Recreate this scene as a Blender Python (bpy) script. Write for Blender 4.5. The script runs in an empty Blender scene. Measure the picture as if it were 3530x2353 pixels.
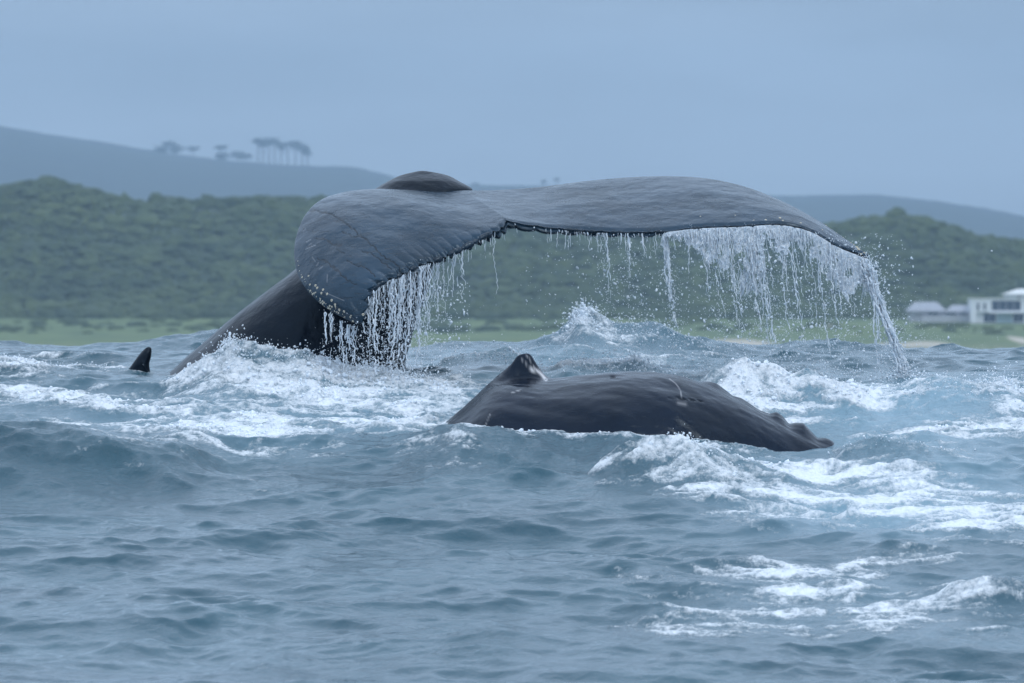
import bpy, math, random
import numpy as np
R = math.radians
random.seed(7)
rng = np.random.default_rng(7)
sc = bpy.context.scene
col = sc.collection

# ------------------------------------------------------------------ camera
EYE = 1.5                      # the lens sits 1.5 m above the mean sea level
cam_d = bpy.data.cameras.new('camera')
cam_d.sensor_width = 36.0
cam_d.lens = 200.0
cam_d.clip_start = 0.5
cam_d.clip_end = 9000
cam_d.dof.use_dof = True
cam_d.dof.focus_distance = 38.6
cam_d.dof.aperture_fstop = 5.6
cam = bpy.data.objects.new('camera', cam_d)
cam.location = (0, 0, EYE)
cam.rotation_euler = (R(90), 0, 0)
col.objects.link(cam)
sc.camera = cam

# ------------------------------------------------------------------ sky and light (overcast)
SUN_EL, SUN_AZ = R(52), R(-35)
world = bpy.data.worlds.new('World')
sc.world = world
world.use_nodes = True
wn, wl = world.node_tree.nodes, world.node_tree.links
wn.clear()
w_out = wn.new('ShaderNodeOutputWorld')
w_bg = wn.new('ShaderNodeBackground'); w_bg.inputs['Strength'].default_value = 0.1
w_sky = wn.new('ShaderNodeTexSky'); w_sky.sky_type = 'NISHITA'; w_sky.sun_disc = False
w_sky.sun_elevation = SUN_EL; w_sky.sun_rotation = SUN_AZ
w_tc = wn.new('ShaderNodeTexCoord')
w_sep = wn.new('ShaderNodeSeparateXYZ'); wl.new(w_tc.outputs['Generated'], w_sep.inputs[0])
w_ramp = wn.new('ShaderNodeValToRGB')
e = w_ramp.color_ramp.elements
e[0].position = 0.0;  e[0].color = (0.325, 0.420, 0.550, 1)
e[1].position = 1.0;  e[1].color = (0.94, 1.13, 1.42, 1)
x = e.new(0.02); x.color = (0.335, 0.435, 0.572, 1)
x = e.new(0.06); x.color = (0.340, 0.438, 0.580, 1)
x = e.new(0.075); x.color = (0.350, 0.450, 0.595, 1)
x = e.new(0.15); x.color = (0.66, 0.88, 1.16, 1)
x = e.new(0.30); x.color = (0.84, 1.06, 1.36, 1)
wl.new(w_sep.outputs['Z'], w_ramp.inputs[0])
w_map = wn.new('ShaderNodeMapping'); w_map.inputs['Scale'].default_value = (9, 9, 46)
wl.new(w_tc.outputs['Generated'], w_map.inputs[0])
w_noise = wn.new('ShaderNodeTexNoise'); w_noise.inputs['Scale'].default_value = 1.0
w_noise.inputs['Detail'].default_value = 4; w_noise.inputs['Roughness'].default_value = 0.5
wl.new(w_map.outputs[0], w_noise.inputs['Vector'])
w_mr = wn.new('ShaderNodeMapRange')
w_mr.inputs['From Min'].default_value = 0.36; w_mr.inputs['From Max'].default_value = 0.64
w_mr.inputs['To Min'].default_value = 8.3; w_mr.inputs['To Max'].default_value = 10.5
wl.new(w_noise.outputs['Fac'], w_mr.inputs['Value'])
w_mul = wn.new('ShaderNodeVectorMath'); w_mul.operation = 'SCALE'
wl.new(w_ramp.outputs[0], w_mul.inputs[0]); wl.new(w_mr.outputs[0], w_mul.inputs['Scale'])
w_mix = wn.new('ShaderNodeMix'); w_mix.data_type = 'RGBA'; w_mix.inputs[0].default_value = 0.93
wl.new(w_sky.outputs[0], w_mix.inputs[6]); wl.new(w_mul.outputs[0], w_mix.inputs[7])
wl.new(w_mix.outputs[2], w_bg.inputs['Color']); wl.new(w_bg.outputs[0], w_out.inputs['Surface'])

sun_d = bpy.data.lights.new('sun', 'SUN')
sun_d.energy = 0.8; sun_d.angle = R(25); sun_d.color = (1.0, 0.98, 0.95)
sun = bpy.data.objects.new('sun', sun_d)
sun.rotation_euler = (R(90) - SUN_EL, 0, R(180) - SUN_AZ + math.pi)
col.objects.link(sun)
sc.view_settings.view_transform = 'Standard'
sc.view_settings.look = 'None'
sc.view_settings.exposure = 0.18
sc.view_settings.gamma = 1.0
sc.view_settings.use_curve_mapping = False
sc.cycles.max_bounces = 6
sc.cycles.transparent_max_bounces = 12
sc.cycles.volume_bounces = 0
sc.cycles.use_denoising = True

# ------------------------------------------------------------------ helpers
F = 200 / 36 * 2352            # focal length in survey pixels (a 2352 px wide survey of the place)
def P(u, v, Y):
    """surveyed direction (u, v) at distance Y -> point in metres"""
    return np.array([(u - 1176) / F * Y, Y, EYE + (784 - v) / F * Y])

def hash2(ix, iy, seed):
    h = (ix.astype(np.int64) * 374761393 + iy.astype(np.int64) * 668265263 + seed * 974634777) & 0x7fffffff
    h = ((h ^ (h >> 13)) * 1274126177) & 0x7fffffff
    return (h ^ (h >> 16)) & 0xffff
def perlin(x, y, seed=0):
    x0, y0 = np.floor(x), np.floor(y)
    fx, fy = x - x0, y - y0
    def g(dx, dy):
        a = hash2(x0 + dx, y0 + dy, seed) * (2 * np.pi / 65536.0)
        return np.cos(a) * (fx - dx) + np.sin(a) * (fy - dy)
    sx = fx * fx * fx * (fx * (fx * 6 - 15) + 10); sy = fy * fy * fy * (fy * (fy * 6 - 15) + 10)
    a = g(0, 0) * (1 - sx) + g(1, 0) * sx
    b = g(0, 1) * (1 - sx) + g(1, 1) * sx
    return (a * (1 - sy) + b * sy) * 1.5
def fbm(x, y, octv=4, seed=0, rough=0.5, ridged=False):
    s = np.zeros(np.broadcast(x, y).shape); amp, fr, tot = 1.0, 1.0, 0.0
    for o in range(octv):
        n = perlin(x * fr, y * fr, seed + o * 17)
        if ridged: n = 1 - 2 * np.abs(n)
        s += n * amp; tot += amp; amp *= rough; fr *= 2.03
    return s / tot
def sstep(a, b, x):
    t = np.clip((x - a) / (b - a), 0, 1); return t * t * (3 - 2 * t)

def mesh_np(name, verts, faces, mat=None, smooth=True, attrs=None):
    verts = np.asarray(verts, dtype=np.float32).reshape(-1, 3)
    faces = np.asarray(faces, dtype=np.int32)
    me = bpy.data.meshes.new(name)
    k = faces.shape[1]; n = len(faces)
    me.vertices.add(len(verts)); me.vertices.foreach_set('co', verts.ravel())
    me.loops.add(n * k); me.loops.foreach_set('vertex_index', faces.ravel())
    me.polygons.add(n)
    me.polygons.foreach_set('loop_start', np.arange(0, n * k, k, dtype=np.int32))
    me.update(calc_edges=True); me.validate()
    me.polygons.foreach_set('use_smooth', np.full(len(me.polygons), smooth))
    if attrs:
        for an, av in attrs.items():
            a = me.attributes.new(an, 'FLOAT', 'POINT'); a.data.foreach_set('value', np.asarray(av, dtype=np.float32).ravel())
    if mat: me.materials.append(mat)
    return me
def link(name, me, parent=None, loc=None, **props):
    o = bpy.data.objects.new(name, me); col.objects.link(o)
    if parent is not None: o.parent = parent
    if loc is not None: o.location = loc
    for k, v in props.items(): o[k] = v
    return o
def empty(name, loc, **props):
    return link(name, None, None, tuple(float(q) for q in loc), **props)
def grid_faces(nr, nc, off=0, flip=False):
    i = np.arange(nr - 1)[:, None] * nc + np.arange(nc - 1)[None, :] + off
    f = np.stack([i, i + 1, i + nc + 1, i + nc], -1).reshape(-1, 4)
    return f[:, ::-1] if flip else f
def grid_normals(G):
    du = np.gradient(G, axis=0); dv = np.gradient(G, axis=1)
    n = np.cross(du, dv); return n / (np.linalg.norm(n, axis=-1, keepdims=True) + 1e-9)

def cr(pts, ts):
    """Catmull-Rom through pts (uniform), sampled at ts in 0..1"""
    pts = np.asarray(pts, float); n = len(pts)
    ext = np.vstack([2 * pts[0] - pts[1], pts, 2 * pts[-1] - pts[-2]])
    q = np.clip(np.asarray(ts) * (n - 1), 0, n - 1 - 1e-9); i = q.astype(int); f = (q - i)[:, None]
    p0, p1, p2, p3 = ext[i], ext[i + 1], ext[i + 2], ext[i + 3]
    return 0.5 * ((2 * p1) + (-p0 + p2) * f + (2 * p0 - 5 * p1 + 4 * p2 - p3) * f**2 + (-p0 + 3 * p1 - 3 * p2 + p3) * f**3)

# ------------------------------------------------------------------ materials
def mat_new(name):
    m = bpy.data.materials.new(name); m.use_nodes = True
    n = m.node_tree.nodes; n.clear()
    out = n.new('ShaderNodeOutputMaterial'); b = n.new('ShaderNodeBsdfPrincipled')
    m.node_tree.links.new(b.outputs[0], out.inputs['Surface'])
    return m, n, m.node_tree.links, b, out
def ramp(n, l, src, stops):
    r = n.new('ShaderNodeValToRGB'); l.new(src, r.inputs[0]); e = r.color_ramp.elements
    e[0].position, e[0].color = stops[0][0], (*stops[0][1], 1)
    e[1].position, e[1].color = stops[-1][0], (*stops[-1][1], 1)
    for p, c in stops[1:-1]:
        k = e.new(p); k.color = (*c, 1)
    return r
def noise_node(n, l, scale, detail=4, rough=0.5, vec_scale=(1, 1, 1), coord='Object', rot=(0, 0, 0), dist=0.0):
    tc = n.new('ShaderNodeTexCoord'); mp = n.new('ShaderNodeMapping'); mp.inputs['Scale'].default_value = vec_scale
    mp.inputs['Rotation'].default_value = rot
    l.new(tc.outputs[coord], mp.inputs[0])
    t = n.new('ShaderNodeTexNoise'); t.inputs['Scale'].default_value = scale
    t.inputs['Detail'].default_value = detail; t.inputs['Roughness'].default_value = rough
    t.inputs['Distortion'].default_value = dist
    l.new(mp.outputs[0], t.inputs['Vector']); return t
def math_node(n, l, op, a, b=None, clamp=False):
    m = n.new('ShaderNodeMath'); m.operation = op; m.use_clamp = clamp
    for i, q in enumerate((a, b)):
        if q is None: continue
        if isinstance(q, (int, float)): m.inputs[i].default_value = q
        else: l.new(q, m.inputs[i])
    return m.outputs[0]
def attr_node(n, name):
    a = n.new('ShaderNodeAttribute'); a.attribute_name = name; return a.outputs['Fac']
def mixc(n, l, f, a, b):
    m = n.new('ShaderNodeMix'); m.data_type = 'RGBA'
    for i, q in ((0, f), (6, a), (7, b)):
        if isinstance(q, (int, float)): m.inputs[i].default_value = q
        elif isinstance(q, tuple): m.inputs[i].default_value = (*q, 1)
        else: l.new(q, m.inputs[i])
    return m.outputs[2]
def bump(n, l, h, strength, dist, normal=None):
    b = n.new('ShaderNodeBump'); b.inputs['Strength'].default_value = strength; b.inputs['Distance'].default_value = dist
    l.new(h, b.inputs['Height'])
    if normal is not None: l.new(normal, b.inputs['Normal'])
    return b.outputs[0]

def simple(name, c, rough=0.7, var=0.15, scale=1.0):
    m, n, l, b, out = mat_new(name)
    t = noise_node(n, l, scale, 5)
    lo = tuple(q * (1 - var) for q in c); hi = tuple(min(1, q * (1 + var)) for q in c)
    r = ramp(n, l, t.outputs['Fac'], [(0.3, lo), (0.7, hi)])
    l.new(r.outputs[0], b.inputs['Base Color']); b.inputs['Roughness'].default_value = rough
    return m

def sea_material():
    m, n, l, b, out = mat_new('sea_water')
    foam, aer, churn = attr_node(n, 'foam'), attr_node(n, 'aerated'), attr_node(n, 'churn')
    d1 = noise_node(n, l, 9.0, 6, 0.65, (1.0, 0.5, 1.0), dist=0.8)
    d2 = noise_node(n, l, 34.0, 5, 0.7, (1.0, 0.5, 1.0))
    k = math_node(n, l, 'ADD', math_node(n, l, 'MULTIPLY', math_node(n, l, 'SUBTRACT', d1.outputs['Fac'], 0.5), 1.1),
                  math_node(n, l, 'MULTIPLY', math_node(n, l, 'SUBTRACT', d2.outputs['Fac'], 0.5), 1.0))
    fm = math_node(n, l, 'ADD', foam, math_node(n, l, 'MULTIPLY', k, math_node(n, l, 'MINIMUM', math_node(n, l, 'MULTIPLY', foam, 4.0), 1.0)))
    mr = n.new('ShaderNodeMapRange'); mr.interpolation_type = 'SMOOTHSTEP'
    mr.inputs['From Min'].default_value = 0.34; mr.inputs['From Max'].default_value = 1.02
    l.new(fm, mr.inputs['Value']); mask = mr.outputs[0]
    big = noise_node(n, l, 0.9, 4, 0.55)
    deep = ramp(n, l, big.outputs['Fac'], [(0.3, (0.016, 0.062, 0.088)), (0.7, (0.030, 0.092, 0.122))])
    a2 = math_node(n, l, 'MULTIPLY', aer, math_node(n, l, 'ADD', d1.outputs['Fac'], 0.45), True)
    base = mixc(n, l, a2, deep.outputs[0], (0.23, 0.37, 0.45))
    fcol = ramp(n, l, d2.outputs['Fac'], [(0.25, (0.66, 0.73, 0.79)), (0.6, (0.88, 0.91, 0.93))])
    base = mixc(n, l, mask, base, fcol.outputs[0])
    l.new(base, b.inputs['Base Color'])
    rg = math_node(n, l, 'ADD', 0.06, math_node(n, l, 'MULTIPLY', mask, 0.45))
    l.new(rg, b.inputs['Roughness'])
    b.inputs['IOR'].default_value = 1.333
    r1 = noise_node(n, l, 5.0, 5, 0.6, (1.0, 0.8, 1.0), dist=0.3)
    r2 = noise_node(n, l, 28.0, 6, 0.7, (1.0, 0.7, 1.0), dist=0.5)
    n1 = bump(n, l, r1.outputs['Fac'], 0.32, 0.05)
    hb = math_node(n, l, 'MULTIPLY', r2.outputs['Fac'], math_node(n, l, 'ADD', 0.14, churn))
    n2 = bump(n, l, hb, 0.9, 0.022, n1)
    hb2 = math_node(n, l, 'MULTIPLY', d2.outputs['Fac'], mask)
    n3 = bump(n, l, hb2, 0.8, 0.02, n2)
    l.new(n3, b.inputs['Normal'])
    return m

def whale_material(name, base_hi=(0.012, 0.036, 0.064), streak=(11, 13, 52), rot=(0, 0, 0), gloss=0.22, spec=0.72, tick=0.42, und=0.5):
    m, n, l, b, out = mat_new(name)
    t1 = noise_node(n, l, 2.2, 6, 0.62, rot=rot)
    c = ramp(n, l, t1.outputs['Fac'], [(0.3, tuple(q * 0.45 for q in base_hi)), (0.72, base_hi)])
    # fine stretched wrinkles
    t2 = noise_node(n, l, 1.0, 4, 0.6, streak, rot=rot, dist=0.6)
    w = n.new('ShaderNodeMapRange'); w.inputs['From Min'].default_value = 0.60; w.inputs['From Max'].default_value = 0.68
    l.new(t2.outputs['Fac'], w.inputs['Value'])
    gro_shade = attr_node(n, 'groove_shade'); scar = attr_node(n, 'scar')
    t3 = noise_node(n, l, 60.0, 3, 0.6)
    dk = math_node(n, l, 'MAXIMUM', math_node(n, l, 'MULTIPLY', w.outputs[0], tick), gro_shade, True)
    c2 = mixc(n, l, dk, c.outputs[0], (0.004, 0.005, 0.008))
    t4 = noise_node(n, l, 1.0, 3, 0.7, (90, 30, 90), dist=1.5)
    sp = n.new('ShaderNodeMapRange'); sp.inputs['From Min'].default_value = 0.71; sp.inputs['From Max'].default_value = 0.76
    l.new(t4.outputs['Fac'], sp.inputs['Value'])
    c3 = mixc(n, l, math_node(n, l, 'MULTIPLY', sp.outputs[0], 0.22), c2, (0.22, 0.24, 0.27))
    c4 = mixc(n, l, scar, c3, (0.70, 0.68, 0.68))
    l.new(c4, b.inputs['Base Color'])
    rr = ramp(n, l, t1.outputs['Fac'], [(0.3, (gloss + 0.1,) * 3), (0.7, (gloss - 0.05,) * 3)])
    l.new(rr.outputs[0], b.inputs['Roughness'])
    b.inputs['IOR'].default_value = 1.38
    b.inputs['Specular IOR Level'].default_value = spec
    b.inputs['Specular Tint'].default_value = (0.72, 0.88, 1.0, 1)
    inv = math_node(n, l, 'SUBTRACT', 1.0, dk)
    n1 = bump(n, l, inv, 0.7, 0.008)
    big = noise_node(n, l, 6.0, 4, 0.5, rot=rot)
    n2 = bump(n, l, big.outputs['Fac'], und, 0.04, n1)
    n3 = bump(n, l, t3.outputs['Fac'], 0.25, 0.004, n2)
    l.new(n3, b.inputs['Normal'])
    return m

def drop_material(name, white=0.75, trans=0.35, rough=0.15):
    m, n, l, b, out = mat_new(name)
    t = noise_node(n, l, 40.0, 3, 0.6, (1.4, 1, 0.6))
    r = ramp(n, l, t.outputs['Fac'], [(0.35, (white * 0.72, white * 0.82, white * 0.92)), (0.6, (white, white * 1.04, white * 1.07))])
    l.new(r.outputs[0], b.inputs['Base Color'])
    b.inputs['Roughness'].default_value = rough
    b.inputs['IOR'].default_value = 1.33
    b.inputs['Transmission Weight'].default_value = trans
    nn = bump(n, l, t.outputs['Fac'], 0.9, 0.01); l.new(nn, b.inputs['Normal'])
    return m

def land_material():
    m, n, l, b, out = mat_new('dune_ground')
    sand = attr_node(n, 'sand')
    t = noise_node(n, l, 0.07, 6, 0.6); t2 = noise_node(n, l, 0.5, 5, 0.6, (1, .6, 1))
    g = ramp(n, l, t.outputs['Fac'], [(0.32, (0.065, 0.100, 0.034)), (0.55, (0.13, 0.175, 0.046)), (0.72, (0.19, 0.215, 0.07))])
    g2 = mixc(n, l, math_node(n, l, 'MULTIPLY', t2.outputs['Fac'], 0.5), g.outputs[0], (0.05, 0.09, 0.04))
    mask = math_node(n, l, 'ADD', sand, math_node(n, l, 'MULTIPLY', math_node(n, l, 'SUBTRACT', t2.outputs['Fac'], 0.5), 0.8))
    mr = n.new('ShaderNodeMapRange'); mr.inputs['From Min'].default_value = 0.35; mr.inputs['From Max'].default_value = 0.65
    l.new(mask, mr.inputs['Value'])
    c = mixc(n, l, mr.outputs[0], g2, (0.48, 0.42, 0.33))
    c = mixc(n, l, attr_node(n, 'wooded'), c, (0.035, 0.055, 0.025))
    l.new(c, b.inputs['Base Color']); b.inputs['Roughness'].default_value = 0.9
    return m
def foliage_material(name, lo, hi, scale=0.12):
    m, n, l, b, out = mat_new(name)
    t = noise_node(n, l, scale, 6, 0.7); t2 = noise_node(n, l, scale * 6, 4, 0.7)
    f = math_node(n, l, 'ADD', math_node(n, l, 'MULTIPLY', t.outputs['Fac'], 0.6), math_node(n, l, 'MULTIPLY', t2.outputs['Fac'], 0.4))
    c = ramp(n, l, f, [(0.36, lo), (0.62, hi)])
    l.new(c.outputs[0], b.inputs['Base Color']); b.inputs['Roughness'].default_value = 0.85
    return m

M_sea = sea_material()
M_fluke = whale_material('fluke_skin')
M_body = whale_material('stock_skin', (0.003, 0.008, 0.018), (8, 8, 26), (0, R(-40), 0), 0.30, 0.30, 0.12)
M_front = whale_material('back_skin', (0.003, 0.009, 0.024), (12, 12, 60), (0, R(18), 0), 0.17, 0.34, 0.10, 0.22)
M_drop = drop_material('falling_water', 0.92, 0.16)
M_froth = drop_material('froth', 0.90, 0.0, 0.35)
M_land = land_material()
M_scrub = foliage_material('scrub_leaves', (0.012, 0.032, 0.012), (0.078, 0.105, 0.028), 0.035)
M_farhill = foliage_material('far_scrub', (0.012, 0.022, 0.024), (0.032, 0.048, 0.036), 0.01)
M_farleaf = foliage_material('pine_needles', (0.04, 0.055, 0.045), (0.09, 0.11, 0.08), 0.3)
M_bark = simple('bark', (0.10, 0.08, 0.065), 0.9)
M_wall = simple('white_render', (0.78, 0.79, 0.80), 0.8, 0.06, 0.4)
M_gwall = simple('grey_render', (0.42, 0.42, 0.44), 0.8, 0.08, 0.4)
M_roofg = simple('grey_roof', (0.36, 0.37, 0.40), 0.8, 0.1, 0.6)
M_roofw = simple('white_roof', (0.80, 0.80, 0.76), 0.7, 0.05, 0.4)
M_glass = simple('window_glass', (0.03, 0.045, 0.07), 0.08, 0.2, 0.5)
M_frame = simple('window_frame', (0.55, 0.56, 0.58), 0.5)
M_door = simple('garage_panel', (0.42, 0.52, 0.54), 0.6, 0.08, 0.5)
M_barn = simple('barnacle_shell', (0.62, 0.56, 0.44), 0.6, 0.3, 30)
M_barnd = simple('barnacle_mouth', (0.08, 0.06, 0.05), 0.8, 0.3, 30)

# ------------------------------------------------------------------ the sea
BY = np.array([-90, 0, 14, 20, 24, 28, 31, 34, 37, 39, 41.2, 45, 50, 56, 65, 80, 110, 200, 1500.])
BZ = np.array([0, -.10, -.22, -.30, -.30, -.18, .08, .42, .80, 1.02, 1.26, 1.37, 1.42, 1.25, .75, .1, 0, 0, 0.])
def _pchip(xq):
    # monotone-ish smooth interpolation: linear interp blurred by averaging shifted samples
    w = np.clip((np.abs(xq - 40) / 40), 0.6, 30)
    s = 0
    for k, c in ((-1, .25), (0, .5), (1, .25)):
        s = s + c * np.interp(xq + k * w, BY, BZ)
    return s
def base_z(y): return _pchip(y)
_ys = np.linspace(26, 49, 2000)
_vs = 784 + (EYE - base_z(_ys)) / _ys * F
def inv_Y(v): return float(np.interp(-v, -_vs, _ys))
def base_v(Y): return 784 + (EYE - float(base_z(np.array([Y]))[0])) / Y * F

# crest lines: survey points, distance, front width, back width, foaminess, sharpness
RIDGES = [
 ([(1150,803),(1210,790),(1285,772),(1305,742),(1330,722),(1352,727),(1385,745),(1420,756),(1480,754),(1540,768),(1600,785),(1700,806),(1800,822)], 45.5, .75, .9, .22, 1.2),
 ([(-700,800),(-300,788),(0,786),(150,797),(300,795),(400,783),(470,776),(600,790),(800,800),(950,800),(1010,793),(1100,788),(1200,785),(1320,795),(1500,808)], 49.0, 1.2, 1.5, .0, 1.6),
 ([(1650,822),(1720,806),(1790,790),(1850,782),(1910,780),(1980,792),(2040,800),(2100,811),(2180,812),(2260,818),(2352,808),(2500,800),(2900,808)], 47.2, .9, 1.2, .25, 1.4),
 ([(380,880),(440,858),(490,828),(520,808),(545,806),(600,816),(680,824),(740,842),(790,866),(850,874),(930,880),(1060,890),(1200,900)], 40.3, .75, .55, .72, 1.1),
 ([(-600,985),(-200,962),(0,964),(90,970),(180,984),(300,1008),(420,1022),(520,1045)], 36.2, .8, 1.0, .25, 1.3),
 ([(1360,1075),(1420,1045),(1480,1030),(1540,1026),(1590,1018),(1630,1026),(1670,1045),(1720,1066),(1790,1082),(1880,1100),(2000,1118)], 35.6, .42, .6, .6, 1.1),
 ([(900,1036),(985,1006),(1045,984),(1120,990),(1210,1000),(1300,1008),(1450,1018),(1540,1026),(1640,1036),(1740,1044)], 36.9, .8, .5, .35, 1.5),
 ([(1900,925),(2000,905),(2060,897),(2110,884),(2150,872),(2200,879),(2240,890),(2270,878),(2310,876),(2340,895),(2400,915),(2600,925)], 39.7, .8, .6, .6, 1.3),
 ([(1580,905),(1640,868),(1690,856),(1750,862),(1785,872),(1800,892),(1835,898),(1862,880),(1890,893),(1960,902),(2040,915)], 39.3, .5, .3, 1.1, 1.6),
 ([(-300,850),(-50,832),(0,824),(60,832),(120,848),(190,840),(240,843),(300,862)], 42.3, .5, .5, .7, 1.3),
 ([(1900,1045),(1950,1018),(2000,1016),(2070,1022),(2150,1038),(2230,1052),(2300,1056)], 36.6, .45, .4, .5, 1.2),
 ([(380,1590),(460,1562),(520,1535),(590,1528),(660,1536),(730,1556),(800,1590)], 28.3, .22, .6, 0, 1.3),
 ([(2120,1380),(2190,1352),(2250,1338),(2310,1340),(2380,1355),(2500,1380)], 30.9, .22, .5, 0, 1.3),
 ([(120,1520),(190,1492),(250,1468),(310,1458),(350,1464),(420,1488),(480,1500)], 29.3, .18, .5, 0, 1.1),
 ([(1270,860),(1330,832),(1380,842),(1440,835),(1520,848),(1600,855)], 41.6, .5, .4, .7, 1.2),
 ([(1000,835),(1080,806),(1150,792),(1200,802),(1240,835)], 43.2, .6, .6, .3, 1.2),
 ([(780,1570),(960,1500),(1100,1478),(1180,1490),(1260,1530)], 28.9, .2, .6, 0, 1.4),
 ([(1980,1520),(2100,1490),(2200,1484),(2300,1495),(2420,1520)], 28.9, .2, .6, 0, 1.4),
]
# foam fields: (u, v, half width, half height, amount, distance or None)
FOAM = [
 (630,855,170,50,.75,40.0),(800,915,220,36,.62,None),(950,955,110,34,1.0,None),(1010,895,130,30,.8,None),(720,880,120,30,.55,None),(860,900,130,22,.75,None),
 (280,950,220,18,1.0,None),(90,905,140,18,.95,None),(80,850,230,26,.8,None),(470,1000,380,34,.66,None),(720,985,280,26,.72,None),(430,900,200,20,.6,None),(480,1045,220,10,.6,None),
 (1260,1012,170,14,.7,None),(1480,1026,230,12,.7,None),(1600,1045,120,16,.6,35.6),
 (1830,1100,200,30,.85,None),(2050,1150,320,40,.98,None),(2270,1195,260,44,.95,None),(2220,988,250,20,1.0,None),(2100,1210,240,20,.7,None),
 (1740,880,170,30,1.1,39.2),(1900,905,180,22,.8,None),(1480,775,170,26,.6,45.2),(1335,738,40,30,.62,45.4),
 (1450,840,260,26,.6,None),(2180,905,260,40,.35,39.4),(2335,940,70,60,.75,None),(1620,1140,150,36,.66,None),(1780,1180,180,26,.66,None),
 (1860,1320,300,30,.60,None),(1800,1385,280,34,.62,None),(2200,1385,260,44,.64,None),(2170,1285,200,34,.60,None),(1620,1440,190,30,.50,None),(2000,1440,320,24,.52,None),(1560,1390,120,26,.45,None),
 (300,1000,160,16,.5,None),(120,985,180,14,.5,None),(560,1035,200,8,.4,None),(1160,1020,120,10,.6,None),(1060,940,70,40,.7,None),(2000,1075,120,12,.4,None),
 (1350,800,140,14,.35,None),(880,985,160,18,.8,None),(1980,1115,420,60,.42,None),(1900,1375,440,80,.36,None),(2150,1020,260,30,.4,None),
]
AER = [(2150,930,330,60,.8),(2200,1080,320,70,.40),(1950,950,250,40,.5),(820,930,320,60,.5),(1350,850,330,50,.40),(200,930,300,50,.30),
       (1500,780,200,30,.45),(1980,1180,300,60,.6),(1750,1080,150,30,.4),(1560,1090,80,40,.25),(2000,1380,400,90,.14),(2150,1160,280,60,.45),(560,990,300,40,.25),(2100,1010,300,30,.45),(600,980,500,50,.22)]

def spread_axis(lo, hi, step, grow, end_lo, end_hi):
    mid = np.arange(lo, hi + 1e-6, step)
    up, s = [hi], step
    while up[-1] < end_hi: s *= grow; up.append(min(up[-1] + s, end_hi))
    dn, s = [lo], step
    while dn[-1] > end_lo: s *= grow; dn.append(max(dn[-1] - s, end_lo))
    return np.concatenate([dn[:0:-1], mid, up[1:]])
gx = spread_axis(-4.9, 4.9, 0.0155, 1.16, -2400, 2400)
gy = spread_axis(26.6, 50.5, 0.030, 1.14, -85, 1450)
X, Yg = np.meshgrid(gx, gy)
dX = np.maximum(np.gradient(gx)[None, :], np.gradient(gy)[:, None] * 0.6) * np.ones_like(X)

def ellipse_w(e, Y):
    u, v, a, b = e[:4]
    Yc = Y if Y else inv_Y(v)
    dYdv = abs(inv_Y(v + 8) - inv_Y(v - 8)) / 16
    return (u - 1176) / F * Yc, Yc, a / F * Yc, max(b * dYdv, 0.12)

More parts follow.
